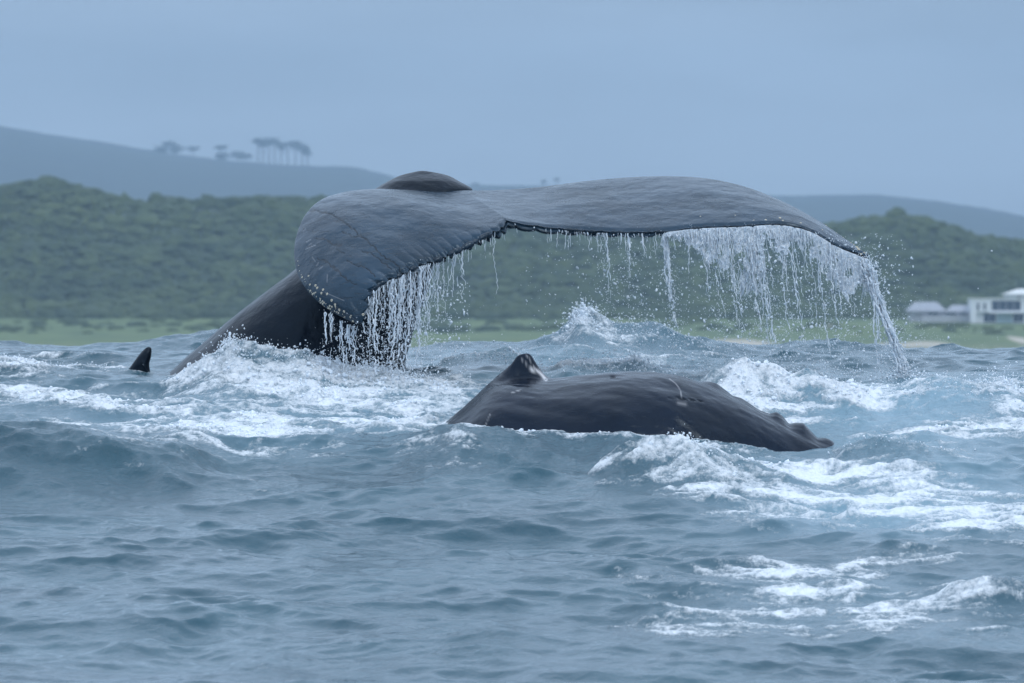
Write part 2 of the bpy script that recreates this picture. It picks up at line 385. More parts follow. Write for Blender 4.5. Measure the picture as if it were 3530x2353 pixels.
def sea_fields(X, Y, dX):
    Z = base_z(Y)
    near = np.exp(-np.clip(np.abs(Y - 38) - 12, 0, None) / 60)
    calm = sstep(33.5, 37, Y) * 0.5 + 0.5
    HX = np.zeros_like(X); HY = np.zeros_like(X)
    r = np.random.default_rng(21)
    patch = 0.65 + 0.9 * fbm(X * 0.33, Y * 0.22, 2, 5)
    wx = X + 0.25 * perlin(X * .6, Y * .6, 91); wy = Y + 0.25 * perlin(X * .6, Y * .6, 92)
    gust = 0.5 + 0.5 * np.clip(1.4 * fbm(X * .8 + 9, Y * .55, 3, 15), -1, 1)
    for i in range(124):
        if i < 24: lam, sl, sd, Q = math.exp(r.uniform(math.log(1.0), math.log(3.4))), .0150, .50, .9
        elif i < 84: lam, sl, sd, Q = math.exp(r.uniform(math.log(.24), math.log(.85))), .0285, .70, 1.12
        else: lam, sl, sd, Q = math.exp(r.uniform(math.log(.07), math.log(.22))), .0260, .80, .9
        ang = r.normal(-math.pi / 2 - .12, sd)
        k = 2 * math.pi / lam
        a = sl / k * r.uniform(.5, 1.5)
        kx, ky = math.cos(ang) * k, math.sin(ang) * k
        att = np.clip((lam / dX - 2.2) / 3, 0, 1)
        if i >= 24: att = att * (.28 + 1.15 * gust)
        ph = kx * wx + ky * wy + r.uniform(0, 6.28)
        Z = Z + a * att * np.sin(ph); c = np.cos(ph) * a * att * Q
        HX += c * kx / k; HY += c * ky / k
    Z = Z - .095 * np.exp(-((X - 1.85) / .62) ** 2 - ((Y - 37.5) / .75) ** 2)
    far = sstep(52, 90, Y)
    for i in range(14):     # longer waves over the open sea around the bay
        lam = r.uniform(7, 30); ang = r.normal(-math.pi / 2, .5); k = 2 * math.pi / lam
        att = np.clip((lam / dX - 2.2) / 3, 0, 1) * (far + sstep(22, 10, Y) * .6)
        Z = Z + 0.018 * lam / 6 * att * np.sin(math.cos(ang) * k * X + math.sin(ang) * k * Y + r.uniform(0, 6))
    foam = np.zeros_like(X); churn = np.zeros_like(X); aer = np.zeros_like(X)
    rough = fbm(X * 2.6, Y * 1.7, 4, 33, .6)
    for pts, Yr, wf, wb, fo, sh in RIDGES:
        px = np.array([(p[0] - 1176) / F * Yr for p in pts])
        ph = np.array([EYE + (784 - p[1]) / F * Yr for p in pts]) - float(base_z(np.array([Yr]))[0])
        ph = np.clip(ph, 0.0, None); ph[0] = ph[-1] = 0
        sel = (X > px[0] - .1) & (X < px[-1] + .1) & (Y > Yr - 5 * wf - 1) & (Y < Yr + 5 * wb + 1)
        if not sel.any(): continue
        xs, ys = X[sel], Y[sel]
        xx = xs + 0.05 * perlin(xs * 3, ys * 2, 71)
        h = np.zeros_like(xs); wsum = 0
        for dxx, cc in ((-.05, .25), (0, .5), (.05, .25)):
            h += cc * np.interp(xx + dxx, px, ph)
        yc = Yr + 0.22 * wf * perlin(xs * 1.1, xs * 0 + 3.3, 55)
        d = ys - yc
        d = np.where(d < 0, -d / wf, d / wb)
        prof = np.exp(-np.power(d, sh))
        # lip noise where the crest breaks
        Z[sel] += h * prof * (1 + (0.22 * rough[sel] * fo))
        ff = fo * np.exp(-np.power(d / 1.15, 1.6)) * sstep(0.0, 0.05, h)
        foam[sel] = np.maximum(foam[sel], ff * 0.85)
        churn[sel] = np.maximum(churn[sel], np.exp(-np.power(d / 1.6, 2)) * sstep(0, .08, h) * (0.35 + .65 * min(1, fo)))
    for e in FOAM:
        cx, cy, a, b = ellipse_w(e, e[5])
        q = ((X - cx) / a) ** 2 + ((Y - cy) / b) ** 2
        w = np.exp(-q * 1.1) * e[4]
        foam = 1 - (1 - np.clip(foam, 0, .999)) * (1 - np.clip(w, 0, .98))
        churn = np.maximum(churn, w * (.9 if e[1] < 1060 else .25))
    for e in AER:
        cx, cy, a, b = ellipse_w(e, None)
        w = np.exp(-(((X - cx) / a) ** 2 + ((Y - cy) / b) ** 2)) * e[4]
        aer = 1 - (1 - aer) * (1 - w)
    # streaky lace: density against stretched ridged noise
    fx = X + .22 * perlin(X * 1.3, Y * .9, 13); fy = Y + .34 * perlin(X * .9, Y * .7, 14)
    n1 = fbm(fx * 1.05, fy * 2.3, 5, 3, .64)
    n2 = fbm(fx * 2.0, fy * 3.8, 5, 43, .62, ridged=True) - .25
    n3 = fbm(fx * 6.0, fy * 9.0, 3, 47, .6)
    dens = np.clip(foam, 0, 1)
    fm = 1.05 * dens - .24 + 1.15 * n1 + .50 * n2 + .34 * n3
    fm = np.clip(fm, 0, 1.3) * sstep(.03, .15, dens)
    churn = np.clip(churn, 0, 1)
    res = np.clip(0.12 / dX - 1, 0, 1)
    turb = fbm(X * 5.5, Y * 3.2, 5, 61, .62, ridged=True)
    turb2 = fbm(X * 1.7, Y * 1.2, 4, 64, .55)
    Z = Z + res * churn * (0.030 * turb + 0.055 * turb2)
    fm = np.clip(fm, 0, 1.1)
    Z = Z + res * sstep(.3, .9, fm) * (0.012 + 0.030 * np.abs(fbm(X * 4, Y * 2.4, 3, 81)))
    aer = np.clip(aer + 0.25 * fm * dens, 0, 1)
    return Z, HX, HY, fm, aer, churn
Zs, HX, HY, FM, AE, CH = sea_fields(X, Yg, dX)
sea_v = np.stack([X + HX, Yg + HY, Zs], -1)
sea_me = mesh_np('sea', sea_v, grid_faces(*X.shape), M_sea, True, {'foam': FM, 'aerated': AE, 'churn': CH})
sea = link('sea', sea_me, kind='structure', label='grey blue choppy sea with white foam streaks around the whales')

def sea_height(x, y):
    """height of the built sea at scattered points (nearest grid sample)"""
    ix = np.clip(np.searchsorted(gx, x), 0, len(gx) - 1); iy = np.clip(np.searchsorted(gy, y), 0, len(gy) - 1)
    return Zs[iy, ix]

# ------------------------------------------------------------------ drops, strands
_t = (1 + 5 ** .5) / 2
ICO_V = np.array([(-1,_t,0),(1,_t,0),(-1,-_t,0),(1,-_t,0),(0,-1,_t),(0,1,_t),(0,-1,-_t),(0,1,-_t),(_t,0,-1),(_t,0,1),(-_t,0,-1),(-_t,0,1)]) / math.sqrt(1 + _t * _t)
ICO_F = np.array([(0,11,5),(0,5,1),(0,1,7),(0,7,10),(0,10,11),(1,5,9),(5,11,4),(11,10,2),(10,7,6),(7,1,8),(3,9,4),(3,4,2),(3,2,6),(3,6,8),(3,8,9),(4,9,5),(2,4,11),(6,2,10),(8,6,7),(9,8,1)])
class Soup:
    def __init__(s): s.v, s.f, s.n = [], [], 0
    def add(s, v, f):
        s.v.append(np.asarray(v, float).reshape(-1, 3)); s.f.append(np.asarray(f) + s.n); s.n += len(s.v[-1])
    def drops(s, P_, r, stretch=1.5):
        P_ = np.asarray(P_, float); m = len(P_)
        if m == 0: return
        r = np.broadcast_to(np.asarray(r, float), (m,))
        sc_ = np.stack([rng.uniform(.7, 1.2, m), rng.uniform(.7, 1.2, m), rng.uniform(.7, stretch, m)], -1)
        V = ICO_V[None] * sc_[:, None, :] * (1 + rng.normal(0, .16, (m, 12, 1)))
        a = rng.normal(0, .5, m); ca, sa = np.cos(a)[:, None], np.sin(a)[:, None]
        V = np.stack([V[..., 0] * ca + V[..., 2] * sa, V[..., 1], -V[..., 0] * sa + V[..., 2] * ca], -1)
        V = V * r[:, None, None] + P_[:, None, :]
        Fc = ICO_F[None] + (np.arange(m) * 12)[:, None, None]
        s.add(V, Fc.reshape(-1, 3))
    def tube(s, path, rad, sides=5):
        path = np.asarray(path, float); n = len(path); rad = np.broadcast_to(rad, (n,))
        if n < 2: return
        d = np.gradient(path, axis=0); d /= np.linalg.norm(d, axis=1, keepdims=True) + 1e-9
        up = np.array([0, 1, 0.]); a1 = np.cross(d, up); a1 /= np.linalg.norm(a1, axis=1, keepdims=True) + 1e-9
        a2 = np.cross(d, a1)
        th = np.arange(sides) * 2 * math.pi / sides
        ring = path[:, None] + (a1[:, None] * np.cos(th)[None, :, None] + a2[:, None] * np.sin(th)[None, :, None]) * rad[:, None, None]
        i = np.arange(n - 1)[:, None] * sides; j = np.arange(sides)[None]; jn = (j + 1) % sides
        q = np.stack([i + j, i + jn, i + sides + jn, i + sides + j], -1).reshape(-1, 4)
        tri = np.concatenate([q[:, [0, 1, 2]], q[:, [0, 2, 3]]])
        s.add(ring, tri)
    def build(s, name, mat, **props):
        me = mesh_np(name, np.concatenate(s.v), np.concatenate(s.f), mat, True)
        par = props.pop('parent', None)
        return link(name, me, par, None, **props)

def wig(n, scale, seed):
    t = np.linspace(0, n / scale, n)
    return perlin(t, np.full(n, seed * 1.37), int(seed * 7) % 1000)

def strand(sp, top, length, lean=0.0, r0=0.005, wob=0.012, breakup=0.5, seed=0):
    """water falling in a wobbling rope that thins and parts into drops"""
    r0 = r0 * random.choice([.5, .65, .75, .85, 1.0])
    n = max(6, int(length / 0.009)); t = np.linspace(0, 1, n)
    z = -t * length
    x = lean * length * (t ** 1.2) + wob * (1.1 * wig(n, 22, seed) * (0.3 + t) + .55 * wig(n, 8, seed + 3) * (.3 + t) + .45 * wig(n, 3.2, seed + 31))
    y = wob * 1.5 * wig(n, 8, seed + 77) * (0.3 + t)
    rad = r0 * (1.15 - .55 * t) * (0.65 + 1.1 * np.abs(wig(n, 4, seed + 5)) + .5 * np.abs(wig(n, 2, seed + 15)))
    rad[0] = r0 * .8
    path = np.stack([x, y, z], -1) + np.asarray(top)[None]
    g = wig(n, 7, seed + 11) + 0.9 * (t - 1 + breakup)
    on = g < 0.26
    i = 0
    while i < n:
        j = i
        while j < n and on[j] == on[i]: j += 1
        if on[i] and j - i >= 3:
            rr = rad[i:j].copy(); rr[0] *= .5 if i else 1; rr[-1] *= .2
            sp.tube(path[i:j], rr)
        elif not on[i]:
            m = max(1, int((j - i) / 3))
            k = rng.integers(i, j, m)
            sp.drops(path[k] + rng.normal(0, wob * .8, (m, 3)), rng.uniform(.35, 1.1, m) * r0)
        i = j
    m = int(length * 60)
    if m:
        k = rng.integers(0, n, m)
        sp.drops(path[k] + rng.normal(0, .022, (m, 3)) * [1.3, 1, 1], rng.uniform(.18, .55, m) * r0, 2.2)

# ------------------------------------------------------------------ the diving whale: stock and flukes
def lobe(L, T, ns, nt, thick_root, thick_tip, bulge, rim, scallop, seed, vmax_groove=None, grooves=()):
    s = np.linspace(0, 1, ns); t = np.linspace(0, 1, nt)
    Lp = np.array([P(*q) for q in cr(L, s)]); Tp = np.array([P(*q) for q in cr(T, s)])
    S = s[:, None]; Tt = (1 - (1 - t) ** 1.0)[None, :]
    G = Lp[:, None] * (1 - Tt[..., None]) + Tp[:, None] * Tt[..., None]
    sc_ = np.zeros((ns,))
    # scalloped trailing edge: rounded lobes between small nicks
    arc = np.concatenate([[0], np.cumsum(np.linalg.norm(np.diff(Tp, axis=0), axis=1))])
    ph = arc / scallop[0] + .9 * perlin(arc * 2.1, arc * 0 + .5, seed)
    sc_ = np.abs(np.sin(ph * math.pi)) ** 0.6 - .5
    edge_dir = Tp - Lp; edge_dir /= np.linalg.norm(edge_dir, axis=1, keepdims=True) + 1e-9
    taper = sstep(1.0, .93, s) * sstep(0, .06, s)
    jag = perlin(arc * 3.1, arc * 0 + 9.5, seed + 3)
    G += edge_dir[:, None] * ((scallop[1] * sc_ + scallop[2] * jag) * taper)[:, None, None] * (sstep(.80, 1, t)[None, :, None])
    N = grid_normals(G)
    if N[ns // 2, nt // 2, 2] < 0: N = -N
    camber = (np.sin(math.pi * Tt) ** .8) * (np.sin(math.pi * np.clip(S * .93 + .07, 0, 1)) ** .7)
    G = G + N * (bulge * camber * sstep(0, .3, S))[..., None]
    # big soft undulation of the skin
    A = s * 3.0; und = fbm(A[:, None] * 1.3 + 0 * Tt, Tt * 2.2 + 0 * S, 3, seed) * .018
    G += N * (und * np.sin(math.pi * Tt) * sstep(0, .12, S))[..., None]
    N = grid_normals(G)
    if N[ns // 2, nt // 2, 2] < 0: N = -N
    # grooves cut into the skin
    gr = np.zeros((ns, nt)); 
    UV = np.stack([G[..., 0] / G[..., 1] * F + 1176, 784 - (G[..., 2] - EYE) / G[..., 1] * F], -1)
    for line, wdt, dep in grooves:
        p = np.array(line, float)
        lim = (UV[..., 0] > p[:, 0].min() - 8) & (UV[..., 0] < p[:, 0].max() + 8)
        q = UV[lim] + np.stack([perlin(UV[lim][:, 0] * .11, UV[lim][:, 1] * .11, 4), perlin(UV[lim][:, 0] * .11, UV[lim][:, 1] * .11, 8)], -1) * 4
        best = np.full(len(q), 1e9)
        for a, b in zip(p[:-1], p[1:]):
            ab = b - a; h = np.clip(((q - a) @ ab) / (ab @ ab), 0, 1)
            best = np.minimum(best, np.linalg.norm(q - a - h[:, None] * ab, axis=1))
        gv = np.exp(-(best / wdt) ** 2) * dep
        gr[lim] = np.maximum(gr[lim], gv)
    G = G - N * (gr * 0.006)[..., None]
    th = (thick_root * (1 - S) ** .8 + thick_tip * S) * (np.sqrt(np.clip(Tt, 0, 1)) * (1 - Tt) ** .55 * 1.5)
    rimw = rim * sstep(.90, 1.0, Tt) * (1 + .55 * (sc_ * taper)[:, None]) * (sstep(1.0, .9, S) * .7 + .3)
    th = th + rimw + .006
    th[:, 0] = 0.0
    B = G - N * th[..., None]
    # round the rim
    T2 = sstep(.955, 1, Tt)
    G = G - N * (rimw * .30 * T2)[..., None]
    top = grid_faces(ns, nt)
    bot = grid_faces(ns, nt, ns * nt, True)
    i = np.arange(ns - 1)
    tr = np.stack([i * nt + nt - 1, (i + 1) * nt + nt - 1, ns * nt + (i + 1) * nt + nt - 1, ns * nt + i * nt + nt - 1], -1)
    j = np.arange(nt - 1)
    tp = np.stack([(ns - 1) * nt + j, (ns - 1) * nt + j + 1, ns * nt + (ns - 1) * nt + j + 1, ns * nt + (ns - 1) * nt + j], -1)[:, ::-1]
    V = np.concatenate([G.reshape(-1, 3), B.reshape(-1, 3)])
    gg = np.concatenate([gr.ravel(), np.zeros(ns * nt)])
    return V, np.concatenate([top, bot, tr, tp]), gg, G, N, Tp

RL = [(1065,437,41.70),(1140,436,41.85),(1240,429,41.95),(1340,416,42.0),(1440,407,42.0),(1530,404,41.95),(1620,409,41.85),(1710,428,41.72),(1800,463,41.55),(1880,507,41.38),(1945,551,41.2),(1990,582,41.0)]
RT = [(1163,502,40.78),(1196,509,40.80),(1265,519,40.82),(1345,526,40.82),(1430,529,40.80),(1525,527,40.78),(1600,519,40.78),(1700,515,40.80),(1790,511,40.85),(1860,526,40.88),(1925,562,40.92),(1992,589,40.98)]
LL = [(1065,437,41.70),(1000,439,41.66),(925,435,41.6),(855,434,41.52),(790,441,41.42),(735,460,41.25),(697,500,41.0),(677,560,40.72),(680,615,40.5),(702,662,40.3),(745,704,40.12),(795,733,39.98),(822,742,39.92)]
LT = [(1163,502,40.78),(1142,522,40.66),(1112,538,40.58),(1080,557,40.5),(1045,574,40.42),(1005,592,40.34),(962,606,40.24),(922,626,40.14),(885,641,40.06),(858,658,40.0),(842,684,39.95),(839,712,39.92),(832,741,39.91)]
GROOVES = [([(704,482),(735,484),(771,495),(811,525),(845,553),(875,583),(913,609),(921,622)],1.6,1),
 ([(722,547),(743,547),(766,561),(783,563)],1.6,.9),([(796,596),(817,609),(837,611),(862,634)],1.6,.9),
 ([(730,591),(755,604),(781,627),(806,649),(822,652)],1.6,.9),([(832,577),(855,583),(883,604),(900,618)],1.5,.9),
 ([(786,532),(809,542),(832,542)],1.4,.8),([(775,570),(792,582)],1.4,.7),([(700,525),(718,531)],1.2,.6),([(735,500),(765,508),(790,512)],1.2,.5)]
fl = lobe(LL, LT, 300, 170, .16, .05, .10, .046, (.085, .040, .030), 5, grooves=GROOVES)
fr = lobe(RL, RT, 360, 130, .16, .035, .035, .034, (.16, .008, .016), 9)

SL = [(1010,240,900),(930,300,912),(880,352,920),(858,388,925),(820,432,932),(780,478,943),(740,524,955),(700,572,968),(660,624,982),(620,676,996),(580,722,1008),(540,762,1022),(500,797,1038),(470,822,1052),(445,846,1080),(432,864,1084),(417,888,1058),(404,915,1034),(397,938,1006),(393,958,982),(392,968,972)]
def stock():
    v = np.array([q[0] for q in SL], float); a = np.array([q[1] for q in SL], float); b = np.array([q[2] for q in SL], float)
    tt = np.linspace(0, 1, 220)
    q = cr(np.stack([v, a, b], -1), tt)
    n = 160; th = np.linspace(0, 2 * math.pi, n, endpoint=False)
    V = np.zeros((len(tt), n, 3))
    for i, (vv, aa, bb) in enumerate(q):
        f = np.clip((vv - 392) / (900 - 392), 0, 1)
        Yc = 41.95 + .12 * f
        dep = .05 + .30 * min(1, f * 7) ** .6 + .52 * f
        if f < .05: dep *= max(.05, math.sqrt(f / .05))
        pa, pb = P(aa, vv, Yc), P(bb, vv, Yc)
        c = (pa + pb) / 2; hw = (pb[0] - pa[0]) / 2
        ct, st = np.cos(th), np.sin(th)
        ex = 2 / 2.25
        V[i, :, 0] = c[0] + hw * np.sign(ct) * np.abs(ct) ** ex
        V[i, :, 1] = Yc + dep * np.sign(st) * np.abs(st) ** ex
        V[i, :, 2] = c[2]
    nrm = np.stack([np.cos(th), np.sin(th), 0 * th], -1)[None]
    lump = fbm(V[..., 0] * 2.0 + V[..., 1], V[..., 2] * 2.0, 4, 12) * .022
    V += nrm * lump[..., None]
    i = np.arange(len(tt) - 1)[:, None] * n; j = np.arange(n)[None]; jn = (j + 1) % n
    Fq = np.stack([i + j, i + jn, i + n + jn, i + n + j], -1).reshape(-1, 4)
    return V.reshape(-1, 3), Fq
sv, sf = stock()
def knob_row(Tp, ss, rr):
    vs, fs, o = [], [], 0
    nu_, nv_ = 12, 8
    for s_, r_ in zip(ss, rr):
        i = int(s_ * (len(Tp) - 1)); c = Tp[i]; d = Tp[min(i + 3, len(Tp) - 1)] - Tp[max(i - 3, 0)]; d /= np.linalg.norm(d)
        a = np.linspace(0, 2 * math.pi, nu_, endpoint=False)[None]; b = np.linspace(-1.45, 1.45, nv_)[:, None]
        e1 = d; e2 = np.cross(d, [0, 1, 0.]); e2 /= np.linalg.norm(e2); e3 = np.cross(e1, e2)
        pts = (np.sin(b)[..., None] * e1 * r_ * 1.45 + (np.cos(b) * np.cos(a))[..., None] * e2 * r_ * .8 + (np.cos(b) * np.sin(a))[..., None] * e3 * r_ * .8)
        pts = pts + c + np.array([0, .012, -.014])
        i_ = np.arange(nv_ - 1)[:, None] * nu_; j_ = np.arange(nu_)[None]; jn = (j_ + 1) % nu_
        vs.append(pts.reshape(-1, 3)); fs.append(np.stack([i_ + j_, i_ + jn, i_ + nu_ + jn, i_ + nu_ + j_], -1).reshape(-1, 4) + o); o += nu_ * nv_
    return np.concatenate(vs), np.concatenate(fs)
kr = random.Random(4)
ks = np.sort([kr.uniform(.10, .90) for _ in range(26)]); kv, kf = knob_row(fl[5], ks, [kr.uniform(.016, .034) for _ in ks])
ks2 = np.sort([kr.uniform(.22, .92) for _ in range(30)]); kv2, kf2 = knob_row(fr[5], ks2, [kr.uniform(.010, .019) for _ in ks2])
n1, n2 = len(fl[0]), len(fr[0])
V = np.concatenate([fl[0], fr[0], kv, kv2, sv]); n3 = n1 + n2 + len(kv); n4 = n3 + len(kv2)
Fq = np.concatenate([fl[1], fr[1] + n1, kf + n1 + n2, kf2 + n3, sf + n4])
scar = np.zeros(len(V)); gro_shade = np.concatenate([fl[2], fr[2], np.full(len(kv) + len(kv2), .6), np.zeros(len(sv))])  # knobs get a darker skin colour, painting in the shade at the trailing rim
# scratches near the left lobe's outer edge
UVl = np.stack([fl[0][:, 0] / fl[0][:, 1] * F + 1176, 784 - (fl[0][:, 2] - EYE) / fl[0][:, 1] * F], -1)
for line in ([(703,556),(714,550)],[(709,563),(716,558)],[(702,572),(715,566),(725,563)],[(727,610),(732,602)],[(733,618),(741,612)],[(751,648),(752,630)],[(748,672),(790,690)],[(695,532),(702,526)],[(717,590),(724,600)]):
    p = np.array(line, float); best = np.full(len(UVl), 1e9)
    for a, b in zip(p[:-1], p[1:]):
        ab = b - a; h = np.clip(((UVl - a) @ ab) / (ab @ ab), 0, 1)
        best = np.minimum(best, np.linalg.norm(UVl - a - h[:, None] * ab, axis=1))
    scar[:n1] = np.maximum(scar[:n1], np.exp(-(best / .9) ** 2) * .20)

whale = empty('diving_whale', P(700, 870, 41.9), label='humpback whale with tail raised high, broad flukes dripping water above the sea', category='whale')
wme = mesh_np('diving_whale_body', V, Fq, M_fluke, True, {'groove_shade': gro_shade, 'scar': scar})
wme.materials.append(M_body)
mi = np.zeros(len(wme.polygons), dtype=np.int32); mi[len(Fq) - len(sf):] = 1
wme.polygons.foreach_set('material_index', mi)
wl_ = whale.location
wbody = link('body', wme, whale); wbody.location = (-wl_[0], -wl_[1], -wl_[2])

# the small dorsal fin breaking the surface to the left
def fin_mesh(outline, Y, half, mat, seed=3):
    out = cr(outline + [outline[0]], np.linspace(0, 1, 90))[:-1]
    m = len(out); c = out.mean(0)
    rings = np.linspace(1, 0.05, 14); vs = []
    for side in (-1, 1):
        for r in rings:
            p = c + (out - c) * r
            th = half * math.sqrt(max(0, 1 - r ** 2.2))
            lump = perlin(p[:, 0] * .08, p[:, 1] * .08, seed) * .006
            vs.append(np.stack([(p[:, 0] - 1176) / F * Y, Y + side * (th + lump * (1 - r)), EYE + (784 - p[:, 1]) / F * Y], -1))
    V = np.concatenate(vs); fs = []
    for s_ in range(2):
        o = s_ * len(rings) * m
        i = np.arange(len(rings) - 1)[:, None] * m + o; j = np.arange(m)[None]; jn = (j + 1) % m
        q = np.stack([i + j, i + jn, i + m + jn, i + m + j], -1).reshape(-1, 4)
        fs.append(q if s_ == 0 else q[:, ::-1])
    o = len(rings) * m; j = np.arange(m); fs.append(np.stack([j, j + o, (j + 1) % m + o, (j + 1) % m], -1))
    return mesh_np('dorsal_fin', V, np.concatenate(fs), mat, True, {'groove_shade': np.zeros(len(V)), 'scar': np.zeros(len(V))})
fin = fin_mesh([(284,888),(292,856),(304,836),(320,814),(334,800),(343,797),(348,802),(347,818),(343,836),(346,856),(354,888)], 41.9, .05, M_body)
link('dorsal_fin', fin, whale, (-wl_[0], -wl_[1], -wl_[2]))

# barnacles: little volcano rings sharing one mesh
def barnacle_mesh():
    prof = [(1.0, 0), (.92, .35), (.74, .75), (.58, .82), (.46, .70), (.40, .35)]
    n = 12; v = []; f = []
    for r, z in prof:
        for k in range(n):
            a = 2 * math.pi * k / n; w = 1 + .08 * math.sin(3 * a)
            v.append((r * w * math.cos(a), r * w * math.sin(a), z))
    for i in range(len(prof) - 1):
        for k in range(n): f.append((i * n + k, i * n + (k + 1) % n, (i + 1) * n + (k + 1) % n, (i + 1) * n + k))
    me = mesh_np('barnacle', v, f, M_barn, True)
    return me
BARN = barnacle_mesh()
from mathutils import Vector
def place_barnacles(spots, Gd, Nd, group=None):
    UV = np.stack([Gd[..., 0] / Gd[..., 1] * F + 1176, 784 - (Gd[..., 2] - EYE) / Gd[..., 1] * F], -1).reshape(-1, 2)
    Gf, Nf = Gd.reshape(-1, 3), Nd.reshape(-1, 3)
    for (u, v, r) in spots:
        k = int(np.argmin(((UV - (u, v)) ** 2).sum(1)))
        p, nn = Gf[k], Nf[k]
        nn = nn if nn[1] < 0.2 else -nn
        o = link('barnacle', BARN, whale)
        o.location = (p[0] - wl_[0] + nn[0] * -.002, p[1] - wl_[1] + nn[1] * -.002, p[2] - wl_[2] + nn[2] * -.002)
        o.rotation_euler = Vector(nn).to_track_quat('Z', 'Y').to_euler()
        o.scale = (r, r, r * random.uniform(.6, .9))
spots = []
edge = cr(LL, np.linspace(.60, .97, 60))
for k in range(60):
    q = edge[int(min(59, abs(random.gauss(37, 10))))]
    off = abs(random.gauss(0, 9))
    spots.append((q[0] + off * .8 + 1, q[1] - off * .35, random.uniform(.0035, .0085)))
for u, v in ((742,666),(751,675),(738,672),(728,660),(790,715),(770,700),(834,722),(725,655),(780,712),(762,690)): spots.append((u, v, .010))
for u, v in ((686,610),(688,622),(684,600),(700,640),(692,630)): spots.append((u, v, .005))
place_barnacles(spots, fl[3], fl[4])
spots = [(1600 + k * 3, 500 + random.uniform(-6, 6), .006) for k in (3, 30)] + [(1968,568,.014),(1972,572,.013),(1962,561,.008),(1955,556,.007),(1985,581,.010),(1978,583,.009),(1938,545,.006),(1922,533,.006),(1900,514,.007),(1760,505,.009),(1792,500,.010),(1798,506,.008),(1840,512,.008),(1730,505,.006),(1890,528,.006)]
place_barnacles(spots, fr[3], fr[4])

